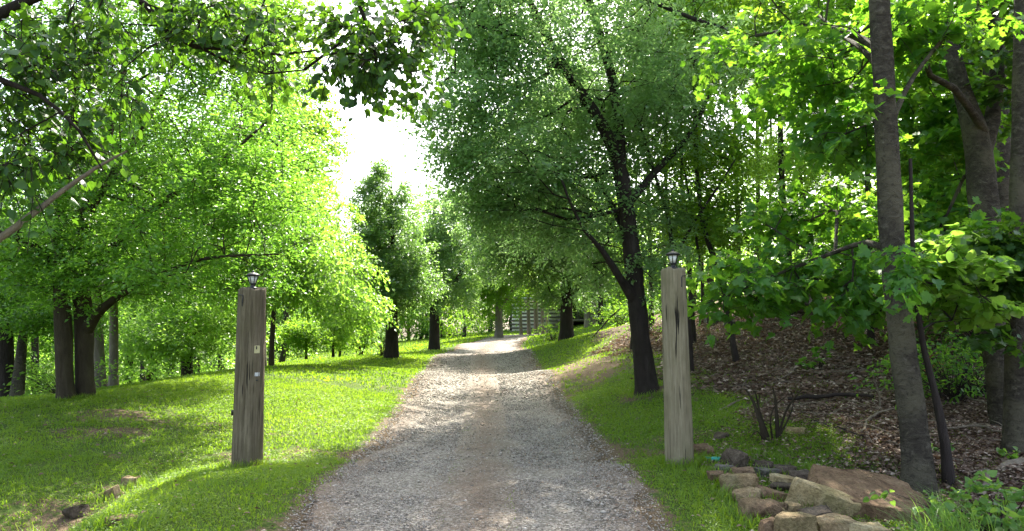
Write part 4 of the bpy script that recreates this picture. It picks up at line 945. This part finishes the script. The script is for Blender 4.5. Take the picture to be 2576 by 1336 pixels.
# ------------------------------------------------------------------ ground cover
def scatter(n_, x0, x1, y0, y1, dens=None, bias=1.0):
    y = y0 + (y1 - y0) * R.uniform(0, 1, n_) ** bias; x = R.uniform(0, 1, n_)
    # keep to the view wedge with a margin
    lo = np.maximum(x0, -.78 * y - 1.2); hi = np.minimum(x1, .78 * y + 1.2); x = lo + (hi - lo) * x
    return x, y
def blades(x, y, hgt, wid, bend=.5, lean=.3):
    n_ = len(x); z = G(x, y) - .01; t = R.uniform(0, 2 * np.pi, n_); h = hgt * R.uniform(.5, 1.3, n_); wv = wid * R.uniform(.7, 1.3, n_)
    side = np.stack([np.cos(t), np.sin(t), 0 * t], 1); fw = np.stack([-np.sin(t), np.cos(t), 0 * t], 1) * (lean + bend * R.uniform(0, 1, n_))[:, None]
    b = np.stack([x, y, z], 1); up = np.array([0, 0, 1.0])
    v0 = b - side * wv[:, None] / 2; v1 = b + side * wv[:, None] / 2
    m_ = b + up * (h * .6)[:, None] + fw * (h * .35)[:, None]; v2 = m_ - side * wv[:, None] * .4; v3 = m_ + side * wv[:, None] * .4
    v4 = b + up * h[:, None] + fw * h[:, None]
    V = np.stack([v0, v1, v2, v3, v4], 1).reshape(-1, 3)
    tf = np.array([[0, 1, 3], [0, 3, 2], [2, 3, 4]]); Fc = (tf[None] + (np.arange(n_) * 5)[:, None, None]).reshape(-1, 3)
    p3 = np.stack([x, y, 0 * x], 1); rn = np.clip(.5 + .3 * noise3(p3, .7, 44) + .11 * R.normal(size=n_), 0, 1)
    return V, Fc, np.repeat(rn, 5)
def grass_ok(x, y, soft=1.0):
    d = np.abs(x - road_cx(y)) - road_hw(y); p3 = np.stack([x, y, 0 * x], 1)
    edge = d + .16 * noise3(p3, 1.3, 31) + .12 * noise3(p3, 4, 33)
    pr_ = np.clip(edge / .35, 0, 1); pr_ = np.where(y > 57, 1, pr_)
    cl_ = .5 + .5 * noise3(p3, 6, 71); pr_ = pr_ * (1 - .97 * np.clip(dirt_mask(x, y) * 1.1 + (cl_ - .5) * 1.2 * (dirt_mask(x, y) > .03), 0, 1)) * (1 - .99 * np.clip(litter_mask(x, y) + (cl_ - .5) * .8 * (litter_mask(x, y) > .02), 0, 1))
    return R.uniform(0, 1, len(x)) < pr_
gr_ = []
for n_, y0, y1, h, wd, bias in [(200000, 4.8, 9.5, .034, .010, .8), (200000, 9.5, 17, .042, .014, .8), (130000, 17, 32, .055, .03, .8), (80000, 32, 70, .10, .07, .9)]:
    x, y = scatter(n_, -26 if y0 < 20 else -45, 6.0 if y0 < 25 else 14, y0, y1, bias=bias); k = grass_ok(x, y); gr_.append(blades(x[k], y[k], h, wd))
x, y = scatter(16000, -1.8, 1.2, 4.6, 15)     # sparse sprigs down the middle of the driveway
k = (np.abs(x - road_cx(y)) < .34) & (R.uniform(0, 1, len(x)) < .9 * (noise3(np.stack([x, y, 0 * x], 1), 1.6, 50) > -.05)); gr_.append(blades(x[k], y[k], .035, .009))
x, y = scatter(26000, -14, 5.5, 4.8, 14); k = grass_ok(x, y) & (noise3(np.stack([x, y, 0 * x], 1), 3.1, 77) > .35); gr_.append(blades(x[k], y[k], .085, .009, .7))
for (bx, by, br) in [(-3.12, 8.6, .21), (1.83, 8.0, .20), (2.55, 13.8, .34), (-7.95, 13, .28), (-7.75, 13.3, .3)]:   # longer grass round posts and trunks
    t = R.uniform(0, 6.28, 420); q = br + np.abs(R.normal(size=420)) * .07; gr_.append(blades(bx + q * np.cos(t), by + q * np.sin(t), .10, .009, .6))
for (px_, py_) in [(1800, 1200), (1830, 1235), (1850, 1262), (1870, 1300), (1890, 1330), (1815, 1165), (1900, 1150), (1960, 1165), (2040, 1190), (1930, 1200), (1950, 1265), (2030, 1285), (262, 1262), (300, 1240), (345, 1225), (240, 1330), (350, 1330), (1760, 1150)]:
    gq_ = on_ground(px_, py_); gr_.append(blades(gq_[0] + R.normal(size=110) * .09, gq_[1] + R.normal(size=110) * .09, .11, .009, .7))
tag(leaf_obj('lawn_grass', gr_, GRASS), 'short grass covering the lawns on both sides', kind='stuff')
# broad-leaved weeds in the turf (chickweed and clover)
arr = []
for n_, y0, y1, s in [(150000, 4.8, 9.5, .022), (110000, 9.5, 16, .030)]:
    x, y = scatter(n_, -12, 5.2, y0, y1); p3 = np.stack([x, y, 0 * x], 1)
    k = grass_ok(x, y) & (noise3(p3, 1.0, 61) + .3 * R.normal(size=len(x)) > -.1); x, y = x[k], y[k]
    pos = np.stack([x, y, G(x, y) + R.uniform(.008, .05, len(x))], 1); t = R.uniform(0, 6.28, len(x))
    arr.append(leaves_arrays(pos, np.stack([np.cos(t), np.sin(t), R.uniform(-.2, .5, len(x))], 1), norm(np.array([0, 0, 1.]) + R.normal(size=pos.shape) * .4), s * R.uniform(.6, 1.3, len(x)), T_O, np.clip(R.normal(.5, .14, len(x)), 0, 1)))
tag(leaf_obj('ground_weeds', arr, GRASS), 'low broad-leaved weeds growing through the lawn', kind='stuff')
# dead leaves on the bank, and a few on the lawn and verge
arr = []
for n_, x0, x1, y0, y1, s, lawn in [(60000, 2.6, 12, 5, 12, .065, 0), (60000, 2.6, 18, 12, 26, .10, 0), (1500, -9, 2.6, 5, 15, .05, 1), (1200, -2.2, 1.6, 5, 14, .04, 2), (3500, 2.0, 4.4, 5.2, 9.6, .045, 1)]:
    x, y = scatter(n_, x0, x1, y0, y1)
    if lawn == 0: k = R.uniform(0, 1, n_) < np.clip(litter_mask(x, y) + .03, 0, 1)
    elif lawn == 1: k = np.abs(x - road_cx(y)) > road_hw(y) + .1
    else: k = np.abs(x - road_cx(y)) > road_hw(y) * .72
    x, y = x[k], y[k]; pos = np.stack([x, y, G(x, y) + R.uniform(.0, .035, len(x)) + (.01 if lawn else 0)], 1); t = R.uniform(0, 6.28, len(x))
    arr.append(leaves_arrays(pos, np.stack([np.cos(t), np.sin(t), R.uniform(-.3, .3, len(x))], 1), norm(np.array([0, 0, 1.]) + R.normal(size=pos.shape) * .5), s * R.uniform(.5, 1.3, len(x)), T_D, np.clip(R.beta(1.6, 2.2, len(x)), 0, 1)))
tag(leaf_obj('leaf_litter', arr, LITTER), 'brown dead leaves covering the wooded bank', kind='stuff')
# loose stones on the driveway
oct_v = np.array([[1, 0, 0], [-1, 0, 0], [0, 1, 0], [0, -1, 0], [0, 0, .6], [0, 0, -.6]]); oct_f = np.array([[0, 2, 4], [2, 1, 4], [1, 3, 4], [3, 0, 4], [2, 0, 5], [1, 2, 5], [3, 1, 5], [0, 3, 5]])
Vs, Fs, Rs, off = [], [], [], 0
for n_, y0, y1, s in [(46000, 4.6, 9, .0075), (26000, 9, 16, .012), (26000, 16, 36, .022), (3500, 4.6, 14, .016)]:
    x, y = scatter(n_, -3.4, 1.9, y0, y1); u_ = np.abs(x - road_cx(y)) / road_hw(y)
    k = (u_ < 1.12) & (R.uniform(0, 1, n_) < np.where(u_ < .24, .14, 1)) ; x, y, u_ = x[k], y[k], u_[k]; m_ = len(x)
    zr = G(x, y) + .012 + .025 * np.clip(1 - (u_ / .25) ** 2, 0, 1) - .02 * np.exp(-((u_ - .52) / .2) ** 2) - np.clip((u_ - .93) / .19, 0, 1) * .02
    q = oct_v[None] * (1 + R.normal(size=(m_, 6, 1)) * .22) * (s * R.uniform(.5, 1.6, (m_, 1, 1))) * R.uniform(.6, 1.2, (m_, 1, 3))
    t = R.uniform(0, 6.28, m_); cs, sn = np.cos(t)[:, None], np.sin(t)[:, None]
    q = np.stack([q[..., 0] * cs - q[..., 1] * sn, q[..., 0] * sn + q[..., 1] * cs, q[..., 2]], -1) + np.stack([x, y, zr + s * .25], 1)[:, None]
    Vs.append(q.reshape(-1, 3)); Fs.append((oct_f[None] + (np.arange(m_) * 6)[:, None, None]).reshape(-1, 3) + off); off += m_ * 6; Rs.append(np.repeat(R.uniform(0, 1, m_), 6))
mS, n, out = M('gravel_stone'); principled(n, out, ramp(n, attr(n, 'rnd'), [(0, (.10, .086, .07)), (.5, (.24, .212, .175)), (.85, (.40, .365, .315)), (1, (.27, .19, .12))]), .85, None, .3)
tag(link('gravel', np_mesh('gravel', np.concatenate(Vs), np.concatenate(Fs), mS, {'rnd': np.concatenate(Rs)})), 'loose grey stones over the driveway', kind='stuff')

# ------------------------------------------------------------------ clumps, weeds and shrubs
def grass_clump(px, py, label, n_, L0, spread, mat=GRASS, name='grass_clump', lean=(0, 0), width=.007, Yv=None):
    g_ = on_ground(px, py) if Yv is None else W(px, py, Yv)
    if Yv is not None: g_[2] = gz(g_[0], g_[1])
    r = np.random.default_rng(int(px)); Vs, Fs, Rs, off = [], [], [], 0
    for i in range(n_):
        t = r.uniform(0, 6.28); b = g_ + np.array([r.normal() * spread * .35, r.normal() * spread * .35, -.02]); l = L0 * r.uniform(.5, 1.2); o_ = r.uniform(.25, 1.0)
        d = np.array([math.cos(t) * o_ + lean[0], math.sin(t) * o_ + lean[1], 0]); ss = np.array([-math.sin(t), math.cos(t), 0]); k = 6
        for j in range(k + 1):
            u_ = j / k; p = b + d * l * u_ ** 1.6 * .8 + np.array([0, 0, l * (u_ - .45 * o_ * u_ ** 2.6)]); wv = width * (1 - u_ ** 2) + .0006
            Vs += [p - ss * wv / 2, p + ss * wv / 2]
        for j in range(k): q = off + 2 * j; Fs += [[q, q + 1, q + 3, q + 2]]
        off += 2 * (k + 1); Rs += [r.uniform()] * (2 * (k + 1))
    return tag(link(name, np_mesh(name, np.array(Vs), np.array(Fs), mat, {'rnd': Rs})), label, 'plant')
grass_clump(72, 1318, 'bright tuft of long grass in the bottom left corner', 150, .40, .26, Yv=6.3)
grass_clump(232, 1065, 'small pale weed tuft out on the shaded left lawn', 60, .16, .09)
grass_clump(2400, 1345, 'feathery light green weed clump in front of the brown slab', 190, .52, .34, WEED, lean=(-.35, 0), width=.006, Yv=5.7)
grass_clump(2330, 1345, 'smaller feathery weed leaning left over the brown slab', 70, .34, .2, WEED, name='feathery_weed', lean=(-.4, 0), width=.006, Yv=5.5)
def leafy_plant(px, py, label, n_tips, rad, hgt, size, mat, per=12, tpl=T_H, name='leafy_shrub', cat='shrub', Yv=None, seed=0, stemm=SLIM, group=None):
    g_ = on_ground(px, py) if Yv is None else W(px, py, Yv)
    if Yv is not None: g_[2] = gz(g_[0], g_[1])
    r = np.random.default_rng(300 + seed); root = empty(name, g_, label, cat, group)
    t = np.stack([r.normal(size=n_tips) * rad * .5, r.normal(size=n_tips) * rad * .5, r.uniform(.15, 1, n_tips) * hgt], 1) + g_
    td = norm(t - g_ + r.normal(size=t.shape) * .1)
    tub = []
    for p in t:
        b = g_ + np.array([r.normal() * .05, r.normal() * .05, -.05]); tub.append(tube_arrays(*catmull([b, (b + p) / 2 + [0, 0, hgt * .1], p], [.006, .005, .002], .1), 4))
    s_ = join_quads('stem', tub, stemm); s_.parent = root; s_.matrix_parent_inverse = Matrix.Translation(-Vector(g_)); s_['kind'] = 'stuff'
    la, _ = sprays(r, t, td, per, rad * .45, size, tpl, .6, .3, 3)
    c_ = leaf_obj('foliage', [la], mat); c_.parent = root; c_.matrix_parent_inverse = Matrix.Translation(-Vector(g_)); return root
leafy_plant(2525, 1345, 'round-leaved bramble in the bottom right corner', 50, .45, .42, .06, WEED, 12, Yv=6.0, seed=1, name='bramble', cat='bramble')
leafy_plant(2400, 1010, 'green bush with a rusty sprig behind the thin leaning trunk', 90, .9, .75, .07, LEAF_MAPLE, 14, T_O, seed=2)
leafy_plant(2350, 960, 'rusty orange dying seedling beside the green bush', 8, .22, .4, .06, ORANGE, 10, T_O, name='seedling', cat='seedling', seed=3)
leafy_plant(2450, 1000, 'deep green shrub between the thin trunk and the forked one', 70, .8, .8, .07, LEAF_MAPLE, 14, T_O, seed=4)
leafy_plant(2270, 985, 'knee-high seedling half hidden by the mottled maple', 14, .3, .5, .08, LEAF_YELLOW, 8, seed=5, name='seedling', cat='seedling')
leafy_plant(2060, 935, 'light green seedling on the open litter bank', 12, .25, .45, .08, LEAF_MAPLE, 9, seed=6, name='seedling', cat='seedling')
leafy_plant(2335, 1160, 'small leafy sprout at the foot of the mottled maple', 7, .15, .2, .06, WEED, 8, seed=7, name='seedling', cat='seedling')
leafy_plant(2548, 1175, 'yellow-green sprout on the pale sawn log', 5, .1, .16, .05, LEAF_YELLOW, 7, seed=8, Yv=7.9, name='seedling', cat='seedling')
leafy_plant(1388, 858, 'bushy green sprouts at the foot of the verge tree before the cabin', 50, .9, .9, .13, LEAF_WOOD, 12, T_D, seed=9)
leafy_plant(962, 897, 'leafy sucker growth at the foot of the conical avenue tree', 40, .55, 1.3, .1, LEAF_PEAR, 12, T_D, seed=10)
leafy_plant(1550, 805, 'low bush against the log cabin wall', 60, 1.6, 1.1, .2, LEAF_WOOD, 14, T_D, seed=11)
leafy_plant(2480, 900, 'dark laurel-like shrub under the forked tree', 90, 1.0, 1.3, .09, LEAF_DARK, 14, T_O, seed=12)
leafy_plant(150, 995, 'bright fern-like shrub catching sun left of the twin trunks', 60, 1.3, .7, .11, LEAF_YELLOW, 14, T_D, seed=13, Yv=18)
leafy_plant(1620, 850, 'shrub on the bank behind the dark avenue trunk', 60, 1.1, 1.3, .1, LEAF_MAPLE, 14, T_D, seed=14, Yv=24)
leafy_plant(1560, 815, 'bush on the lawn edge right of the dead bough', 50, 1.0, 1.0, .12, LEAF_WOOD, 12, T_D, seed=15, Yv=36)

# ------------------------------------------------------------------ log cabin
def cabin():
    c = W(1440, 815, 62); z0 = min(gz(0, 64), gz(10, 62)) - .2; base = np.array([5.2, 64.0, z0])
    root = empty('log_cabin', base, 'log cabin with white chinked walls and porch behind the trees', 'cabin')
    def wall(x0, x1, y, zb, h, nlog):
        wl = join_quads('wall', [box_arr(((x0 + x1) / 2 - base[0], y + .12 - base[1], zb + h / 2 - base[2]), (x1 - x0, .16, h))], CHINK, root, False)
        lg = []
        for i in range(nlog):
            zz = zb + (i + .5) * h / nlog - base[2]; hh = h / nlog * .24
            P = np.array([[x0 - .15 - base[0], y - base[1], zz], [(x0 + x1) / 2 - base[0], y - .01 - base[1], zz + R.normal() * .02], [x1 + .15 - base[0], y - base[1], zz]])
            lg.append(tube_arrays(P, [hh] * 3, 8))
        join_quads('log', lg, LOGM, wl); return wl
    zl = gz(2, 65); zr = gz(8.5, 62)
    wall(0.0, 4.3, 65.0, zl - .3, 2.9, 9)
    wall(7.2, 11.2, 62.5, zr - .3, 2.9, 9)
    join_quads('roof', [box_arr((2.1 - 5.2, 1.6, zl + 2.75 - z0), (5.2, 4.4, .12)), box_arr((9.2 - 5.2, -.2, zr + 2.75 - z0), (5.0, 4.6, .12)), box_arr((5.8 - 5.2, 0, zr + 2.35 - z0), (3.4, 4.0, .08))], ROOFM, root, False)
    join_quads('back_wall', [box_arr((5.8 - 5.2, 1.9, zr + 1.0 - z0), (3.4, .15, 2.8))], DARKIN, root, False)
    join_quads('porch_floor', [box_arr((5.8 - 5.2, -.2, zr + .05 - z0), (3.6, 3.4, .18))], LOGM, root, False)
    for x in (4.5, 5.6, 7.0): join_quads('porch_post', [box_arr((x - 5.2, -1.8, zr + 1.2 - z0), (.14, .14, 2.4))], LOGM, root, False)
    w_ = join_quads('window', [box_arr((8.1 - 5.2, -1.66, zr + 1.3 - z0), (.8, .08, 1.0))], CHINK, root, False); w_.name = 'window'
    join_quads('pane', [box_arr((8.1 - 5.2, -1.72, zr + 1.3 - z0), (.62, .04, .82))], WINDOWG, w_, False)
    d = join_quads('door', [box_arr((6.2 - 5.2, 1.78, zr + 1.05 - z0), (.95, .06, 2.0))], LOGM, root, False)
    join_quads('handle', [box_arr((6.5 - 5.2, 1.73, zr + 1.05 - z0), (.05, .05, .12))], BLACK, d, False)
cabin()
# pale twin trunk beside the cabin and the group of grey trunks before it
t1 = root_stem([(1482, 812, 46, 24), (1478, 770, 46, 20), (1470, 730, 46, 14), (1455, 640, 46, 8)])
t2 = root_stem([(1487, 812, 46.2, 20), (1492, 770, 46.2, 15), (1498, 700, 46.2, 12), (1505, 600, 46.2, 6)])
make_tree('twin_trunk_tree', 'large pale twin-trunked tree standing on the cabin lawn', 'tree', [t1, t2], [E(1500, 600, 46, 120, 120, 3.4), E(1570, 680, 46, 90, 60, 2.6), E(1440, 560, 46, 90, 90, 3)], 460, 50, 1.1, .18, T_D, LEAF_WOOD, BARK_PALE, seed=131, minz=4, clump=.8, rmax=.09, step=.7, sides=12)
for i, (px, py, wd) in enumerate([(1311, 842, 9), (1331, 840, 11), (1350, 839, 13), (1366, 836, 10), (1378, 834, 9)]):
    st = root_stem([(px, py, 55 + i * .6, wd), (px - 2, py - 60, 55 + i * .6, wd * .85), (px + 3 * (i - 2), py - 230, 55 + i * .6, wd * .35)])
    make_tree('grey_trunk_tree', ['leftmost', 'second from left', 'middle and thickest', 'fourth from left', 'rightmost'][i] + ' of the five grey trunks before the log cabin', 'tree', [st],
              [E(px + 6 * (i - 2), 660, 55, 60, 75, 2.6)], 120, 44, 1.1, .2, T_D, [LEAF_WOOD, LEAF_YELLOW][i % 2], BARK_PALE, group='row of grey trunks in front of the log cabin', seed=140 + i, minz=2.6, clump=.8, rmax=.06, step=.8, sides=10, flare=.2)
print('faces', sum(len(m.polygons) for m in bpy.data.meshes))
